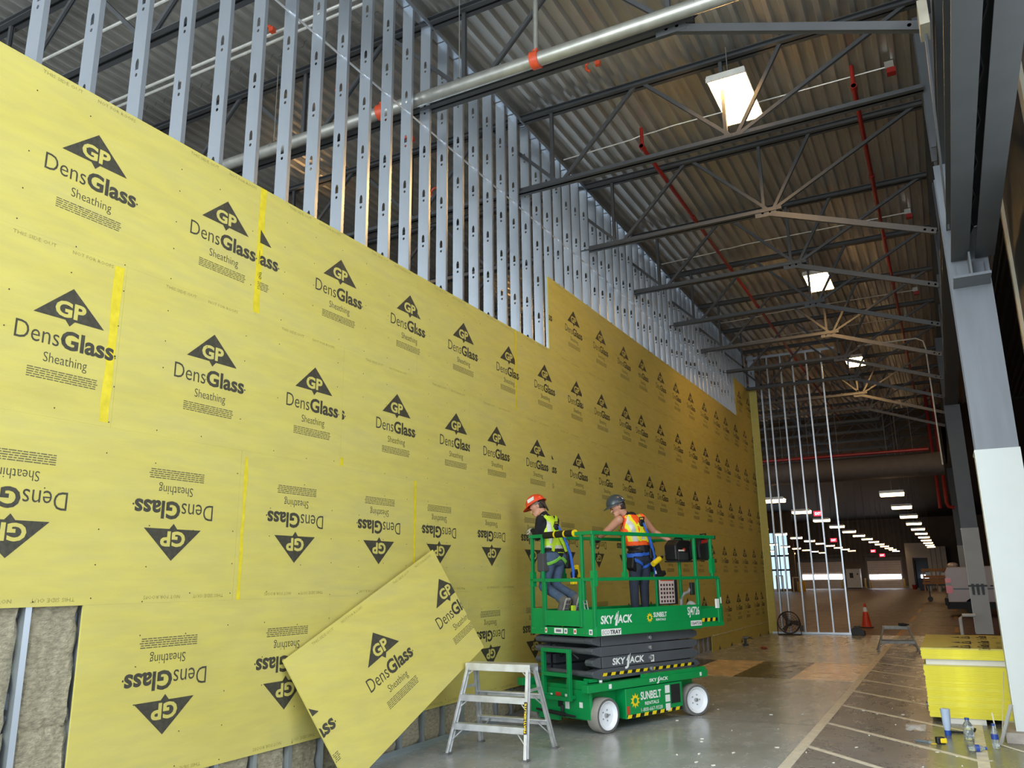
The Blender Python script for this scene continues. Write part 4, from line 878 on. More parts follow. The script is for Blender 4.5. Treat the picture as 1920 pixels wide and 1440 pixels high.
# ================================================================== small things on the floor
CLR = mat('clear_plastic', (214, 224, 230), .08, trans=.85, var=.02); BLU = mat('label_blue', (40, 70, 150), .4); CAPB = mat('cap_blue', (34, 74, 160), .4)
def bottle(loc, rot, label, h=.22, lab=True, r=.033):
    t = thing('water_bottle', label, 'bottle', loc); t.rotation_euler = rot
    MB().lathe([(r*.9, 0), (r, .01), (r, h*.45), (r*.92, h*.5), (r, h*.55), (r, h*.68), (r*.42, h*.9), (r*.42, h)], 16).build('bottle_body', CLR, t, smooth=True)
    if lab: MB().lathe([(r*1.03, h*.40), (r*1.03, h*.62)], 16).build('paper_label', BLU, t, smooth=True)
    MB().lathe([(r*.46, h*.97), (r*.46, h*1.06)], 12).build('cap', CAPB, t, smooth=True)
bottle((5.35, 9.95, 0), (0, 0, 0), 'clear water bottle with a blue label standing by the white column')
bottle((5.10, 9.66, .036), (0, pi/2, .3), 'crushed clear water bottle with a blue label lying on the floor', .16)
bottle((5.12, 10.38, 0), (0, 0, .4), 'clear empty bottle without a label standing by the sheet pile', .20, False, .05)
bottle((4.66, 12.6, .036), (0, pi/2, 0), 'small clear bottle lying on its side behind the sheet pile edge', .18)
t = thing('sealant_tube', 'pale blue sealant tube standing on its dark blue cap', 'tube', (4.92, 10.55, 0))
MB().lathe([(.032, 0), (.034, .05)], 14).build('cap', CAPB, t, smooth=True); MB().lathe([(.030, .05), (.040, .10), (.046, .22), (.05, .27)], 14).build('tube_body', mat('tube_pale_blue', (182, 200, 224), .4), t, smooth=True)
t = thing('tape_measure', 'yellow and black tape measure lying on the floor', 'tape measure', (4.86, 9.98, 0), .4)
MB().box((-.05, -.03, 0), (.04, .03, .07)).build('case', BLACK, t, bevel=.012); MB().box((-.02, -.033, .01), (.052, .033, .064)).build('side_grip', DEY, t, bevel=.012); MB().box((-.10, -.012, .002), (-.05, .012, .006)).build('blade', DEY, t)
t = thing('utility_knife', 'slim grey utility knife lying beside the tape measure', 'knife', (4.70, 10.02, .0), -.5)
MB().prism([(-.09, -.012), (.06, -.014), (.08, .0), (.06, .014), (-.09, .012)], 0, .02).build('handle', mat('knife_grey', (120, 132, 140), .4, .3), t, bevel=.003); MB().prism([(.08, -.006), (.13, .004), (.08, .006)], .007, .009).build('blade', PINM, t)
t = thing('pry_bar', 'short dark bar lying under the sheet pile edge', 'bar', (5.03, 10.72, 0), .1); MB().path([(-.14, 0, .012), (.12, 0, .012), (.15, 0, .03), (.16, 0, .06)], .012, 6).build('bar', BLACK, t)
t = thing('plastic_sheet', 'crumpled clear plastic film lying by the sheet pile', 'film', (4.60, 10.75, 0)); r = random.Random(4)
vs = [(i*.05-.1, j*.06-.15, .006+r.random()*.05) for j in range(6) for i in range(5)]
MB().add(vs, [(j*5+i, j*5+i+1, j*5+i+6, j*5+i+5) for j in range(5) for i in range(4)]).build('film', mat('clear_film', (225, 228, 230), .2, alpha=.35), t)
t = thing('ground_cord', 'pale cord curling along the floor past the column base', 'cord', (0, 0, 0)); MB().path([(5.36, 10.2, .3), (5.38, 10.14, .012), (5.5, 9.95, .008), (5.7, 9.65, .008), (5.95, 9.4, .008)], .008, 6).path([(5.55, 11.1, .62), (5.42, 10.35, .02)], .004, 5).build('cord', CREAM, t)
t = thing('angle_prop', 'leaning grey angle prop at the foot of the white column', 'prop', (0, 0, 0)); MB().bar((5.40, 10.20, .0), (5.55, 10.42, .36), .035, .012).build('angle', GREYCL, t)
def drill(name, label, loc, rz, up=True, body=None, s=1.0):
    t = thing(name, label, 'drill', loc, rz); t.scale = (s, s, s); B = body or BLACK
    MB().tube((-.09, 0, .20), (.06, 0, .20), .033, 12).build('motor_housing', B, t, smooth=True); MB().tube((.06, 0, .20), (.12, 0, .20), .022, 12, .016).build('chuck', BLACK, t, smooth=True); MB().tube((.12, 0, .20), (.19, 0, .20), .004, 6).build('bit', PINM, t)
    MB().prism([(-.06, .05), (.0, .05), (.01, .18), (-.06, .18)], -.018, .018, 0, XZ).build('grip', BLACK, t, bevel=.006); MB().box((-.09, -.035, 0), (.045, .035, .055)).build('battery', BLACK, t, bevel=.006)
    return t
drill('cordless_drill', 'grey cordless screw gun standing on the floor by the yellow wall', (.36, 21.75, 0), .3, body=mat('tool_grey', (96, 102, 108), .5))
drill('cordless_drill', 'cordless drill lying on the top of the low step stool', (4.02, 21.25, .595), .2, s=.9).rotation_euler = (pi/2, 0, .3)
t = thing('battery_charger', 'black battery charger left at the end of the floor track', 'charger', (2.56, 26.5, 0)); MB().prism([(-.18, 0), (.18, 0), (.18, .12), (.06, .20), (-.12, .22), (-.18, .16)], -.12, .12, 0, XZ).build('body', BLACK, t, bevel=.01); MB().box((-.1, -.10, .2), (.05, .10, .26)).build('battery', BLACK, t)
t = thing('red_rag', 'small dusty red scrap on the floor', 'scrap', (.95, 20.9, 0)); MB().ball((0, 0, .03), (.09, .05, .035), 8, 5).build('scrap', mat('dusty_red', (132, 62, 48), .9), t)
# floor fan
t = thing('floor_fan', 'round black floor fan leaning by the open stud frame', 'fan', (.70, 26.05, 0), .1); FB = mat('fan_dark', (44, 42, 40), .5)
Tf = MX.Translation((0, 0, .36))@MX.Rotation(pi/2-.15, 4, 'X')
def circ(mb, r, z, w_): mb.path([Tf@V((r*cos(2*pi*k/28), r*sin(2*pi*k/28), z)) for k in range(29)], w_, 5)
gr = MB(); 
for r_ in (.10, .17, .24, .30): circ(gr, r_, .08-.1*(r_/.3)**2*.3, .004)
for k in range(24): a = 2*pi*k/24; gr.path([Tf@V((.05*cos(a), .05*sin(a), .085)), Tf@V((.20*cos(a), .20*sin(a), .07)), Tf@V((.31*cos(a), .31*sin(a), .03))], .0035, 4)
gr.build('front_grille', FB, t); rg = MB(); circ(rg, .315, .02, .014); circ(rg, .315, -.08, .014); rg.build('guard_rings', FB, t)
MB().lathe([(.09, -.2), (.09, -.06), (.05, .02)], 14, Tf).build('motor', FB, t, smooth=True)
bl = MB()
for k in range(3):
    a = 2*pi*k/3; T = Tf@MX.Rotation(a, 4, 'Z')@MX.Rotation(.5, 4, 'X'); bl.prism([(.04, -.03), (.27, -.11), (.29, .06), (.05, .05)], -.004, .004, 0, T)
bl.build('fan_blades', mat('fan_blade', (84, 76, 72), .5), t)
MB().path([(-.30, -.10, .0), (-.33, .0, .02), (-.33, 0, .36), (-.31, 0, .36)], .014, 6).build('stand', FB, t); MB().path([(.30, -.10, .0), (.33, .0, .02), (.33, 0, .36), (.31, 0, .36)], .014, 6).build('stand', FB, t)
MB().path([(-.30, -.10, .014), (.30, -.10, .014)], .014, 6).path([(-.33, .12, .014), (.33, .12, .014)], .014, 6).path([(-.33, 0, .02), (-.33, .12, .014)], .014, 6).path([(.33, 0, .02), (.33, .12, .014)], .014, 6).build('base_tubes', FB, t)
MB().box((.30, -.05, .12), (.40, .05, .28)).build('switch_box', BLACK, t, bevel=.01)
# traffic cone
t = thing('traffic_cone', 'orange traffic cone with a white collar beyond the stud frame', 'cone', (2.47, 30.3, 0))
CO = mat('cone_orange', (216, 66, 34), .5)
MB().box((-.20, -.20, 0), (.20, .20, .03)).build('base', BLACK, t, bevel=.01); MB().lathe([(.155, .03), (.15, .05), (.075, .52)], 20).build('cone_body', CO, t, smooth=True); MB().lathe([(.076, .515), (.05, .66)], 20).build('reflective_collar', WHT, t, smooth=True); MB().lathe([(.049, .66), (.028, .78), (.01, .79)], 20).build('tip', CO, t, smooth=True)
t = thing('rail_guard', 'white bent pipe guard behind the yellow sheet pile', 'guard', (5.35, 25.6, 0)); MB().path([(-.12, 0, 0), (-.12, 0, .55), (-.06, 0, .62), (.25, 0, .62)], .045, 8).build('pipe', mat('guard_white', (190, 192, 188), .5), t, smooth=True); MB().box((-.2, -.1, 0), (-.04, .1, .02)).build('base_plate', GREYCL, t)
# hole in the small coil of stuff on the platform: bucket, rope and tool bags
Lm = MX.Translation(LIFT_O)@MX.Rotation(LIFT_R, 4, 'Z')
def on_lift(name, label, cat, loc, rz=0.):
    return thing(name, label, cat, Lm@V(loc), LIFT_R+rz)
t = on_lift('tool_bag', 'large black tool bag resting on the lift console', 'bag', (1.06, -.28, 1.932))
MB().prism([(-.18, 0), (.17, 0), (.19, .20), (.14, .27), (-.10, .28), (-.19, .20)], -.10, .10, 0, XZ).build('bag_body', BLACK, t, bevel=.02); MB().prism([(-.17, .0), (.05, .0), (.05, .10), (-.17, .12)], -.125, -.10, 0, XZ).build('front_pocket', mat('pocket_black', (34, 34, 36), .8), t, bevel=.01)
MB().path([(-.1, 0, .26), (-.06, 0, .30), (.08, 0, .30), (.12, 0, .26)], .012, 6).build('handle', BLACK, t); MB().ball((-.03, -.115, .14), .025, 8, 6).build('red_reel', REDP, t); MB().box((-.16, -.13, .12), (-.04, -.12, .14)).build('pale_ruler', CREAM, t)
t = on_lift('tool_pouch', 'black and red tool pouch hung on the far end rail', 'bag', (1.30, -.47, 1.95))
MB().prism([(-.14, .0), (.10, -.02), (.14, .10), (.12, .26), (-.10, .28), (-.16, .15)], -.09, .09, 0, XZ).build('pouch_body', BLACK, t, bevel=.02); MB().prism([(-.10, .20), (.04, .22), (.06, .26), (-.08, .25)], -.095, -.09, 0, XZ).build('red_trim', REDP, t); MB().path([(-.06, 0, .26), (.02, 0, .33), (.08, -.04, .34), (.12, 0, .25)], .012, 6).build('strap', BLACK, t)
t = on_lift('rope_coil', 'grey rope and rags heaped on the lift deck', 'rope', (.80, -.12, 1.115)); r = random.Random(9)
MB().path([(.13*cos(a*.55)+r.uniform(-.02, .02), .11*sin(a*.55)+r.uniform(-.02, .02), .02+.006*a) for a in range(34)], .016, 6).build('rope', mat('rope_grey', (126, 124, 122), .8), t, smooth=True); MB().ball((.25, .05, .11), (.09, .07, .10), 10, 7).build('rag', mat('rag_tan', (146, 110, 84), .9), t)
t = on_lift('grinder', 'pale plastic bag slumped on the far end of the lift deck', 'bag', (1.20, -.30, 1.115)); MB().ball((0, 0, .10), (.15, .12, .14), 12, 8).ball((.10, .05, .18), (.09, .08, .10), 10, 7).build('bag', mat('pale_bag', (206, 206, 204), .4), t, smooth=True)
t.name = 'plastic_bag'
t = on_lift('spare_battery', 'black tool battery standing by the gate post on the lift', 'battery', (-.86, -.12, 1.115)); MB().box((-.05, -.04, 0), (.05, .04, .16)).build('battery', BLACK, t, bevel=.008); MB().box((-.02, -.02, .16), (.02, .02, .28)).build('stem', mat('hi_vis_lime', (190, 226, 50), .6), t)
# ================================================================== the two workers
SKIN = mat('skin', (196, 142, 116), .55, var=.06, scale=12); HAIRM = mat('dark_hair', (52, 38, 30), .7, var=.2, scale=40)
JEANS = mat('blue_jeans', (70, 88, 112), .9, var=.16, scale=16, bump=.3); JEAND = mat('dark_jeans', (44, 52, 66), .9, var=.14, scale=16, bump=.3)
SHIRT = mat('black_shirt', (20, 20, 22), .9, var=.2, scale=20); BOOT = mat('grey_boot', (92, 90, 86), .8, var=.2, scale=18); SOLE = mat('pale_sole', (160, 158, 152), .8, var=.25, scale=30)
LIME = mat('hi_vis_lime', (190, 226, 50), .6); HORG = mat('hi_vis_orange', (250, 92, 24), .6, var=.06); HYEL = mat('hi_vis_yellow', (232, 226, 40), .6, var=.06); SILV = mat('reflective_silver', (200, 200, 194), .45, .2, var=.06)
STRAPB = mat('blue_strap', (36, 92, 190), .6, var=.12, scale=40); GLOVE = mat('dark_red_glove', (96, 30, 34), .8); PALEG = mat('pale_glove', (196, 190, 182), .8)
def limb(mb, a, b, ra, rb, wide=1., right=None, n=14):
    a = V(a); b = V(b); t = (b-a).normalized(); L = (b-a).length
    r = V(right) if right is not None else (V((1, 0, 0)) if abs(t.x) < .8 else V((0, 1, 0)))
    r = (r-t*r.dot(t)).normalized(); o = t.cross(r); rings = []
    for k in range(5): q = pi/2*(k+.15)/5; rings.append((-ra*cos(q), ra*sin(q)))
    for k in range(5): f = k/4; rings.append((L*f, ra+(rb-ra)*f))
    for k in range(4, -1, -1): q = pi/2*(k+.15)/5; rings.append((L+rb*cos(q), rb*sin(q)))
    vs = [a+t*h+(r*cos(2*pi*i/n)*wide+o*sin(2*pi*i/n))*w_ for h, w_ in rings for i in range(n)]; m = len(rings)
    fs = [(j*n+i, j*n+(i+1) % n, (j+1)*n+(i+1) % n, (j+1)*n+i) for j in range(m-1) for i in range(n)]+[tuple(range(n-1, -1, -1)), tuple(range((m-1)*n, m*n))]
    mb.add(vs, fs)
def segdist(p, a, b):
    d = b-a; t = max(0, min(1, (p-a).dot(d)/max(d.length_squared, 1e-9))); return (p-a-d*t).length
def person(label, bones, mats, hand_specs, facing):
    """bones: (a, b, ra, rb, wide, right, material index, tag); one continuous remeshed surface"""
    root = thing('person', label, 'person', LIFT_O, LIFT_R); mb = MB()
    for a, b, ra, rb, wd, rg, mi, tg in bones: limb(mb, a, b, ra, rb, wd, rg)
    hb = []
    for wrist, pdir, pal, mi, curl, side in hand_specs:           # palm, four fingers and a thumb
        w0 = V(wrist); d = V(pdir).normalized(); nrm_ = V(pal).normalized(); nrm_ = (nrm_-d*nrm_.dot(d)).normalized(); ac = d.cross(nrm_)*side
        def B(a, b, ra, rb, wd=1., rg=None): limb(mb, a, b, ra, rb, wd, rg, 8); hb.append((V(a), V(b), ra, rb, 1, None, mi, 'hand'))
        B(w0, w0+d*.075, .020, .019, 1.9, ac)
        for i, ln in enumerate((.070, .080, .074, .058)):
            k = w0+d*.080+ac*(.031-.0205*i); m1 = k+(d*cos(curl)+nrm_*sin(curl))*ln*.55; m2 = m1+(d*cos(curl*2.1)+nrm_*sin(curl*2.1))*ln*.55
            B(k, m1, .0095, .009); B(m1, m2, .009, .008)
        k = w0+d*.02+ac*.034; m1 = k+(d*.6+ac*.7+nrm_*.3).normalized()*.045; B(k, m1, .012, .011); B(m1, m1+(d*.9+nrm_*.5).normalized()*.035, .010, .009)
    me = mb.mesh('body', mats[0]); o = bpy.data.objects.new('body', me); COL.objects.link(o)
    md = o.modifiers.new('r', 'REMESH'); md.mode = 'VOXEL'; md.voxel_size = .0085; sm = o.modifiers.new('s', 'SMOOTH'); sm.iterations = 4; sm.factor = .5
    m2 = bpy.data.meshes.new_from_object(o.evaluated_get(bpy.context.evaluated_depsgraph_get())); bpy.data.objects.remove(o)
    m2.name = 'body'; m2.materials.clear()
    for m in mats: m2.materials.append(m)
    BN = [(V(a), V(b), ra, rb, mi, tg) for a, b, ra, rb, wd, rg, mi, tg in bones]+[(a, b, ra, rb, mi, tg) for a, b, ra, rb, wd, rg, mi, tg in hb]
    tags = []
    for p in m2.polygons:
        c = p.center; best = min(BN, key=lambda q: segdist(c, q[0], q[1])-max(q[2], q[3])*.9); p.material_index = best[4]; tags.append(best[5]); p.use_smooth = True
    body = link('body', m2, root)
    return root, body, tags
def shell(name, root, body, tags, want, offset, pick, mats, **kw):
    """a garment grown outwards from the body surface where want(tag, centre) holds; pick(centre) gives the material slot"""
    me = body.data; vid = {}; vs = []; fs = []; mi = []
    for p, tg in zip(me.polygons, tags):
        if not want(tg, p.center): continue
        f = []
        for i in p.vertices:
            if i not in vid: vid[i] = len(vs); q = me.vertices[i]; vs.append(q.co+q.normal*offset)
            f.append(vid[i])
        fs.append(f); mi.append(pick(p.center))
    n = bpy.data.meshes.new(name); n.from_pydata(vs, [], fs)
    for m in mats: n.materials.append(m)
    n.polygons.foreach_set('material_index', mi); o = link(name, n, root, **kw)
    for p in n.polygons: p.use_smooth = True
    s = o.modifiers.new('thickness', 'SOLIDIFY'); s.thickness = .006; s.offset = -1; return o
def helmet(root, c, facing, upv, m, peak=.075, name='hard_hat', stickers=()):
    f = V(facing).normalized(); u = V(upv); u = (u-f*u.dot(f)).normalized(); r = f.cross(u)
    T = MX(((f.x, r.x, u.x, c[0]), (f.y, r.y, u.y, c[1]), (f.z, r.z, u.z, c[2]), (0, 0, 0, 1)))
    mb = MB(); n = 28; vs = []; fs = []
    for j in range(9):
        t = pi/2*j/8; R_ = cos(t)
        for k in range(n):
            a = 2*pi*k/n; rid = 1+.03*(abs(sin(a)) < .18) * (j < 8); vs.append((.132*R_*cos(a), .112*R_*sin(a), .118*sin(t)*rid))
    for j in range(8):
        for k in range(n): fs.append((j*n+k, j*n+(k+1) % n, (j+1)*n+(k+1) % n, (j+1)*n+k))
    o = len(vs)
    for k in range(n):
        a = 2*pi*k/n; e = .018+peak*max(0, cos(a))**1.5; vs.append(((.132+e)*cos(a), (.112+min(e, .03))*sin(a), -.012-.02*max(0, cos(a))))
    for k in range(n): fs.append((k, o+k, o+(k+1) % n, (k+1) % n))
    mb.add(vs, fs, 0, T); h = mb.build(name, m, root, smooth=True); s = h.modifiers.new('thickness', 'SOLIDIFY'); s.thickness = .004
    for a, z, w_, hh, mm in stickers:                                # a = bearing round the shell
        d = MX.Rotation(a, 4, 'Z'); q = MB(); x = .124
        q.add([(x, -w_/2, z), (x, w_/2, z), (x-.030, w_/2, z+hh), (x-.030, -w_/2, z+hh)], [(0, 1, 2, 3)], 0, T@d); k = q.build('sticker', mm, h); s2 = k.modifiers.new('t', 'SOLIDIFY'); s2.thickness = .006; s2.offset = 0
    mb = MB(); mb.path([T@V((.098*cos(a), .086*sin(a), -.03)) for a in [pi*.45+k*pi*1.1/9 for k in range(10)]], .010, 6); mb.build('suspension_band', mat('band_grey', (120, 122, 124), .6), h)
    return h
def head(bones, c, f, upv, neckb):
    c = V(c); f = V(f).normalized(); u = V(upv); u = (u-f*u.dot(f)).normalized(); r = f.cross(u)
    A = lambda x, y, z: tuple(c+f*x+r*y+u*z)
    bones += [(A(-.02, 0, .03), A(.012, 0, .03), .085, .082, .90, r, 0, 'head'), (A(.0, 0, .0), A(.035, 0, -.055), .075, .048, .86, r, 0, 'head'), (A(.06, 0, -.075), A(.072, 0, -.083), .028, .024, 1.2, r, 0, 'head'),
              (A(.088, 0, .010), A(.108, 0, -.018), .010, .014, 1., r, 0, 'head'), (A(.082, -.03, .028), A(.082, .03, .028), .014, .014, 1., None, 0, 'head'), (A(.088, -.014, -.048), A(.088, .014, -.048), .010, .010, 1., None, 0, 'head'),
              (A(-.01, .074, .012), A(-.012, .078, -.022), .014, .010, .6, r, 0, 'head'), (A(-.01, -.074, .012), A(-.012, -.078, -.022), .014, .010, .6, r, 0, 'head'), (neckb, A(-.025, 0, -.05), .058, .052, 1., None, 0, 'neck')]
    return A
def face(root, A, hair=True, long=False):
    mb = MB()
    for s in (-1, 1): MB().ball(A(.088, s*.030, .012), .009, 8, 6).build('eye', mat('eye_dark', (40, 32, 30), .3), root)
    MB().path([A(.096, -.022, -.048), A(.1, 0, -.049), A(.096, .022, -.048)], .004, 5).build('mouth', mat('lip', (150, 84, 76), .6), root)
    if hair:
        q = MB(); q.ball(A(-.045, 0, .02), (.075, .082, .085), 14, 10)
        if long:
            for k in range(9): y = -.07+.0175*k; q.path([A(-.06, y, .04), A(-.10, y*1.05, -.03), A(-.105, y*1.1, -.075-.015*(k % 2))], [.018, .018, .008], 6)
        else:
            for k in range(5): y = -.05+.025*k; q.path([A(-.06, y, .03), A(-.085, y, -.03), A(-.08, y, -.055)], [.016, .016, .01], 6)
        q.build('hair', HAIRM, root, smooth=True)
# ---------------- worker in the lime vest and orange hard hat, leaning over the rail
R1 = V((.98, .2, 0)).normalized(); bn = []
A1 = head(bn, (-.79, .55, 2.625), (-.62, .62, -.48), (0, .25, 1), (-.755, .44, 2.49))
bn += [((-.83, .29, 1.97), (-.67, .31, 1.97), .115, .115, 1, None, 2, 'pelvis'), ((-.75, .30, 2.0), (-.75, .345, 2.14), .118, .105, 1.28, R1, 1, 'torso'), ((-.75, .345, 2.14), (-.75, .39, 2.36), .105, .115, 1.42, R1, 1, 'torso'),
       ((-.75, .39, 2.36), (-.755, .43, 2.47), .115, .072, 1.5, R1, 1, 'torso'),
       ((-.90, .385, 2.455), (-.90, .45, 2.24), .062, .050, 1, None, 1, 'arm'), ((-.90, .45, 2.24), (-.83, .60, 2.33), .047, .034, 1, None, 1, 'arm'),
       ((-.60, .43, 2.455), (-.57, .48, 2.24), .062, .050, 1, None, 1, 'arm'), ((-.57, .48, 2.24), (-.66, .64, 2.30), .047, .034, 1, None, 1, 'arm'),
       ((-.84, .29, 1.97), (-.85, .40, 1.62), .098, .066, 1, None, 2, 'thigh'), ((-.66, .31, 1.97), (-.66, .39, 1.63), .098, .066, 1, None, 2, 'thigh'),
       ((-.85, .40, 1.62), (-.84, .10, 1.48), .068, .052, 1, None, 2, 'shin'), ((-.66, .39, 1.63), (-.66, .06, 1.50), .068, .052, 1, None, 2, 'shin'),
       ((-.84, .13, 1.49), (-.84, .06, 1.45), .062, .062, 1, None, 3, 'boot'), ((-.84, .06, 1.43), (-.84, .14, 1.26), .056, .050, 1, None, 3, 'boot'),
       ((-.66, .09, 1.51), (-.66, .02, 1.47), .062, .062, 1, None, 3, 'boot'), ((-.66, .02, 1.45), (-.66, .10, 1.27), .056, .050, 1, None, 3, 'boot')]
hd = [((-.82, .615, 2.335), (.1, .9, .1), (.6, .0, -.8), 4, .5, 1), ((-.67, .66, 2.305), (-.3, .9, .0), (-.5, 0, -.8), 4, .5, -1)]
w1, b1_, t1 = person('worker in orange hard hat and lime vest leaning over the lift rail', bn, [SKIN, SHIRT, JEANS, BOOT, PALEG], hd, None)
face(w1, A1, True, True)
helmet(w1, A1(-.005, 0, .062), V((-.62, .62, -.40)), (0, .25, 1), mat('orange_hard_hat', (226, 74, 38), .35, var=.08), .045, stickers=((1.3, .02, .11, .05, WHT), (-1.2, .02, .10, .05, WHT), (.5, .035, .05, .04, WHT)))
def loc1(c): d = c-V((-.75, .345, 2.14)); return d.dot(R1), c.z, d.dot(V((-.2, .98, 0)))
def pick1(c):
    x, z, f = loc1(c)
    if 2.06 < z < 2.12: return 1
    if abs(abs(x)-.105) < .022 and z > 2.15: return 1
    return 0
shell('safety_vest', w1, b1_, t1, lambda tg, c: tg == 'torso' and 2.03 < c.z < 2.50 and not (abs(loc1(c)[0]) < .035 and loc1(c)[2] > .05 and False) and abs(loc1(c)[0]) < .172, .016, pick1, [LIME, SILV])
shell('leg_straps', w1, b1_, t1, lambda tg, c: tg in ('thigh', 'pelvis') and abs((c.z-1.93)+.5*(abs(c.x+.75)-.1)) < .022, .012, lambda c: 0, [mat('lime_strap', (120, 190, 70), .6)])
shell('work_belt', w1, b1_, t1, lambda tg, c: tg in ('pelvis', 'torso') and 2.035 < c.z < 2.075, .022, lambda c: 0, [BLACK])
def sole(root, heel, toe, back, m):
    h, t_ = V(heel), V(toe); d = (t_-h).normalized(); n_ = V(back); n_ = (n_-d*n_.dot(d)).normalized(); r_ = d.cross(n_)
    T = MX(((d.x, r_.x, n_.x, h.x), (d.y, r_.y, n_.y, h.y), (d.z, r_.z, n_.z, h.z), (0, 0, 0, 1))); L = (t_-h).length
    out = [(-.03, -.03), (.02, -.040), (.10, -.036), (.18, -.048), (L, -.046), (L+.05, -.02), (L+.05, .02), (L, .046), (.18, .048), (.10, .036), (.02, .04), (-.03, .03)]
    s_ = MB().prism(out, 0, .022, 0, T).build('boot_sole', m, root); q = MB()
    for k in range(5):
        for y in (-.022, .022): q.prism([(-.01+.055*k, y-.014), (.028+.055*k, y-.016), (.034+.055*k, y+.014), (-.008+.055*k, y+.015)], .022, .030, 0, T)
    q.build('tread_lugs', BOOT, s_, kind='stuff')
sole(w1, (-.84, .0, 1.455), (-.84, .075, 1.27), (0, -.85, -.4), SOLE); sole(w1, (-.66, -.04, 1.475), (-.66, .035, 1.28), (0, -.85, -.4), SOLE)
def strap(name, root, pts, m, w_=.04, th=.008, nrm_=(0, -1, 0)):
    mb = MB()
    for a, b in zip(pts[:-1], pts[1:]): mb.bar(a, b, w_, th, nrm_)
    return mb.build(name, m, root)
bx = -.755
strap('harness_strap', w1, [(bx-.12, .33, 2.505), (bx-.02, .255, 2.36), (bx+.09, .205, 2.14), (bx+.12, .19, 2.05)], LIME, .045); strap('harness_strap', w1, [(bx+.12, .36, 2.505), (bx+.02, .265, 2.36), (bx-.09, .205, 2.14), (bx-.12, .19, 2.05)], LIME, .045)
MB().path([(bx-.04, .25, 2.36), (bx-.03, .235, 2.42), (bx+.03, .235, 2.42), (bx+.04, .25, 2.36)], .009, 6).ball((bx, .238, 2.36), (.05, .018, .045), 10, 6).build('dorsal_ring', BLACK, w1)
MB().path([(bx+.02, .23, 2.37), (bx+.06, .20, 2.28), (bx+.10, .17, 2.16), (bx+.13, .13, 2.0), (bx+.15, .11, 1.80), (bx+.15, .11, 1.70)], [.012, .014, .018, .019, .019, .014], 8).build('lanyard', STRAPB, w1, smooth=True)
MB().box((bx+.11, .08, 1.64), (bx+.19, .14, 1.72)).build('lanyard_hook', DEY, w1, bevel=.01)
MB().box((bx-.24, .25, 1.80), (bx-.13, .37, 2.03)).build('tool_pouch', mat('pouch_grey', (70, 70, 72), .9), w1, bevel=.02); MB().box((bx+.155, .22, 1.84), (bx+.24, .34, 2.03)).build('tool_pouch', BLACK, w1, bevel=.02)
Lw = lambda q: Lm@V(q)
t = drill('cordless_drill', 'yellow cordless drill hanging at the hip of the worker in the lime vest', Lw((-.53, .18, 1.70)), LIFT_R+.3, body=DEY); t.rotation_euler = (0, 1.1, LIFT_R+.5)
# ---------------- worker in the orange vest and dark hard hat, back to the aisle
R2 = V((.995, -.08, 0)).normalized(); bn = []
A2 = head(bn, (.285, .11, 2.64), (-.80, .42, -.42), (-.1, .1, 1), (.415, .06, 2.53))
bn += [((.50, .0, 1.985), (.665, .0, 1.985), .118, .118, 1, None, 2, 'pelvis'), ((.585, .0, 2.03), (.565, .01, 2.18), .118, .108, 1.3, R2, 1, 'torso'), ((.565, .01, 2.18), (.50, .03, 2.39), .114, .128, 1.56, R2, 1, 'torso'), ((.50, .03, 2.39), (.45, .05, 2.505), .124, .078, 1.75, R2, 1, 'torso'),
       ((.25, .06, 2.475), (.205, .25, 2.33), .060, .046, 1, None, 0, 'arm'), ((.205, .25, 2.33), (.27, .42, 2.275), .044, .032, 1, None, 0, 'arm'),
       ((.70, .03, 2.50), (.90, .0, 2.325), .062, .046, 1, None, 0, 'arm'), ((.90, .0, 2.325), (1.025, -.145, 2.22), .044, .032, 1, None, 0, 'arm'),
       ((.495, .0, 1.97), (.45, .02, 1.63), .102, .068, 1, None, 2, 'thigh'), ((.675, .0, 1.97), (.655, .02, 1.63), .102, .068, 1, None, 2, 'thigh'),
       ((.45, .02, 1.63), (.415, -.01, 1.25), .066, .052, 1, None, 2, 'shin'), ((.655, .02, 1.63), (.61, -.02, 1.25), .066, .052, 1, None, 2, 'shin'),
       ((.415, -.01, 1.25), (.415, -.02, 1.18), .052, .050, 1, None, 3, 'boot'), ((.415, -.03, 1.158), (.40, .15, 1.152), .046, .040, 1, None, 3, 'boot'),
       ((.61, -.02, 1.25), (.61, -.03, 1.18), .052, .050, 1, None, 3, 'boot'), ((.61, -.04, 1.158), (.625, .14, 1.152), .046, .040, 1, None, 3, 'boot')]
hd = [((.275, .425, 2.275), (.3, .7, -.15), (.2, .2, -1), 5, .55, 1), ((1.03, -.15, 2.215), (.7, -.45, -.2), (0, .2, -1), 4, .5, -1)]
w2_, b2_, t2 = person('worker in dark hard hat and orange vest standing with his back to the aisle', bn, [SKIN, SHIRT, JEAND, BOOT, GLOVE, BLACK], hd, None)
face(w2_, A2, True, False)
helmet(w2_, A2(-.005, 0, .062), V((-.80, .42, -.36)), (-.1, .1, 1), mat('dark_hard_hat', (58, 68, 74), .3, var=.08), .05, stickers=((-2.6, .02, .06, .05, WHT),))
C2 = V((.565, .01, 2.18))
def loc2(c): d = c-C2; return d.dot(R2)+.30*max(0, c.z-2.18), c.z, -d.y
def pick2(c):
    x, z, b = loc2(c)
    if z < 2.19: return 0
    if b < -.0: return 0
    if abs(abs(x)-.128) < .030: return 2
    if abs(abs(x)-.125) < .068: return 1
    if 2.215 < z < 2.265: return 2
    if 2.195 < z < 2.285: return 1
    return 0
shell('safety_vest', w2_, b2_, t2, lambda tg, c: (tg == 'torso' and 2.12 < c.z < 2.54) or (tg == 'arm' and c.z > 2.45 and .29 < c.x < .68), .016, pick2, [HORG, HYEL, SILV])
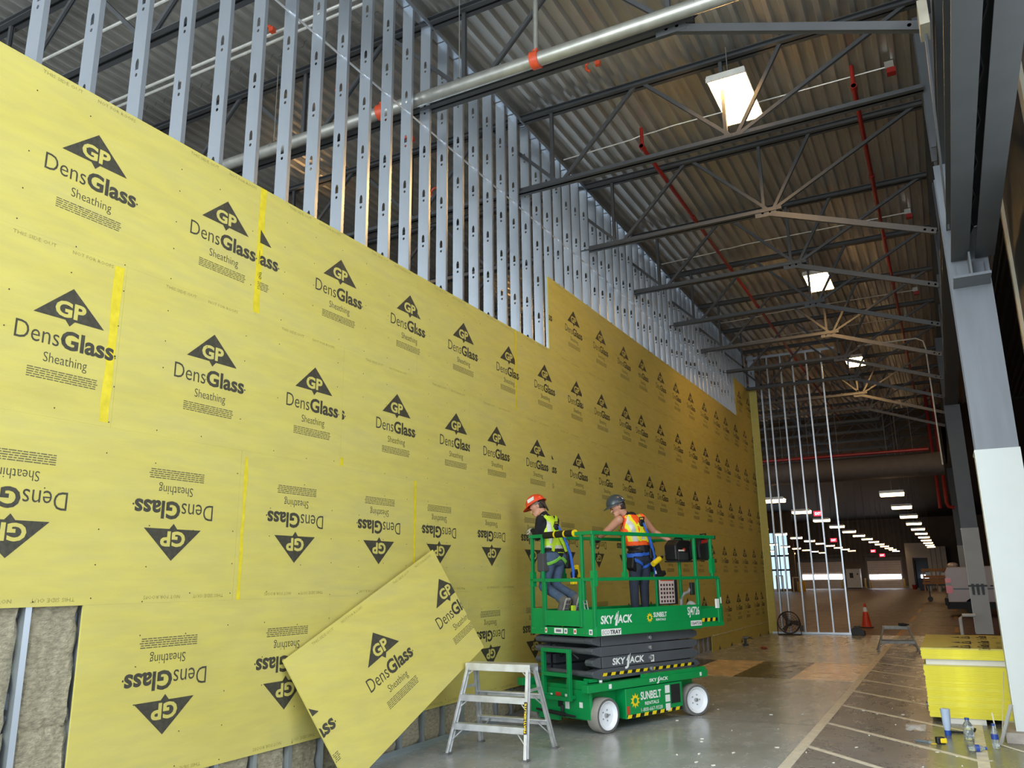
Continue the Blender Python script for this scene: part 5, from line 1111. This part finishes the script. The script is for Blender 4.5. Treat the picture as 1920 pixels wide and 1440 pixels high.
shell('work_belt', w2_, b2_, t2, lambda tg, c: tg in ('pelvis', 'torso') and 2.035 < c.z < 2.135, .022, lambda c: 0, [BLACK])
shell('hip_strap', w2_, b2_, t2, lambda tg, c: tg in ('pelvis', 'torso', 'thigh') and abs(c.z-2.02-.10*(c.x-.585)) < .020, .024, lambda c: 0, [STRAPB])
shell('leg_straps', w2_, b2_, t2, lambda tg, c: tg in ('thigh', 'pelvis') and abs((c.z-1.90)+.55*(.1-abs(c.x-.585))) < .020, .012, lambda c: 0, [STRAPB])
strap('harness_strap', w2_, [(.335, .02, 2.525), (.46, -.115, 2.40), (.62, -.13, 2.19)], HYEL, .05); strap('harness_strap', w2_, [(.62, .0, 2.55), (.52, -.115, 2.40), (.44, -.12, 2.19)], HYEL, .05)
MB().path([(.455, -.12, 2.43), (.45, -.13, 2.50), (.54, -.13, 2.51), (.545, -.12, 2.44)], .010, 6).ball((.50, -.125, 2.43), (.055, .02, .05), 10, 6).build('dorsal_ring', BLACK, w2_)
MB().path([(.51, -.14, 2.43), (.55, -.165, 2.32), (.60, -.17, 2.20), (.66, -.16, 2.05), (.695, -.155, 1.88), (.70, -.15, 1.70), (.72, -.15, 1.58)], [.012, .016, .020, .023, .023, .018, .015], 8).build('lanyard', STRAPB, w2_, smooth=True)
MB().box((.665, -.18, 1.76), (.70, -.176, 1.80)).build('lanyard_tag', WHT, w2_)
MB().box((.60, -.17, 1.96), (.70, -.135, 2.10)).build('tool_pouch', BLACK, w2_, bevel=.012); MB().prism([(.34, 1.84), (.42, 1.78), (.46, 1.86), (.46, 2.03), (.38, 2.03)], -.06, .06, 0, XZ).build('tool_pouch', BLACK, w2_, bevel=.015)
MB().prism([(.72, 2.06), (.84, 2.02), (.92, 1.86), (.86, 1.78), (.76, 1.84)], -.07, .07, 0, XZ).build('tool_pouch', mat('pouch_grey', (70, 70, 72), .9), w2_, bevel=.015)
t = drill('cordless_drill', 'yellow cordless drill hanging from the belt of the worker in the orange vest', Lw((.78, -.20, 1.73)), LIFT_R, body=DEY, s=1.1); t.rotation_euler = (0, -.45, LIFT_R)

t = on_lift('tool_case', 'flat black tool case on the lift deck under the kneeling worker', 'case', (-.75, .26, 1.116)); MB().box((-.19, -.20, 0), (.19, .19, .085)).build('case_body', BLACK, t, bevel=.01); MB().path([(-.06, -.20, .05), (-.05, -.235, .05), (.05, -.235, .05), (.06, -.20, .05)], .008, 6).build('handle', BLACK, t); MB().box((-.14, -.206, .03), (-.11, -.198, .06)).build('latch', DEY, t)
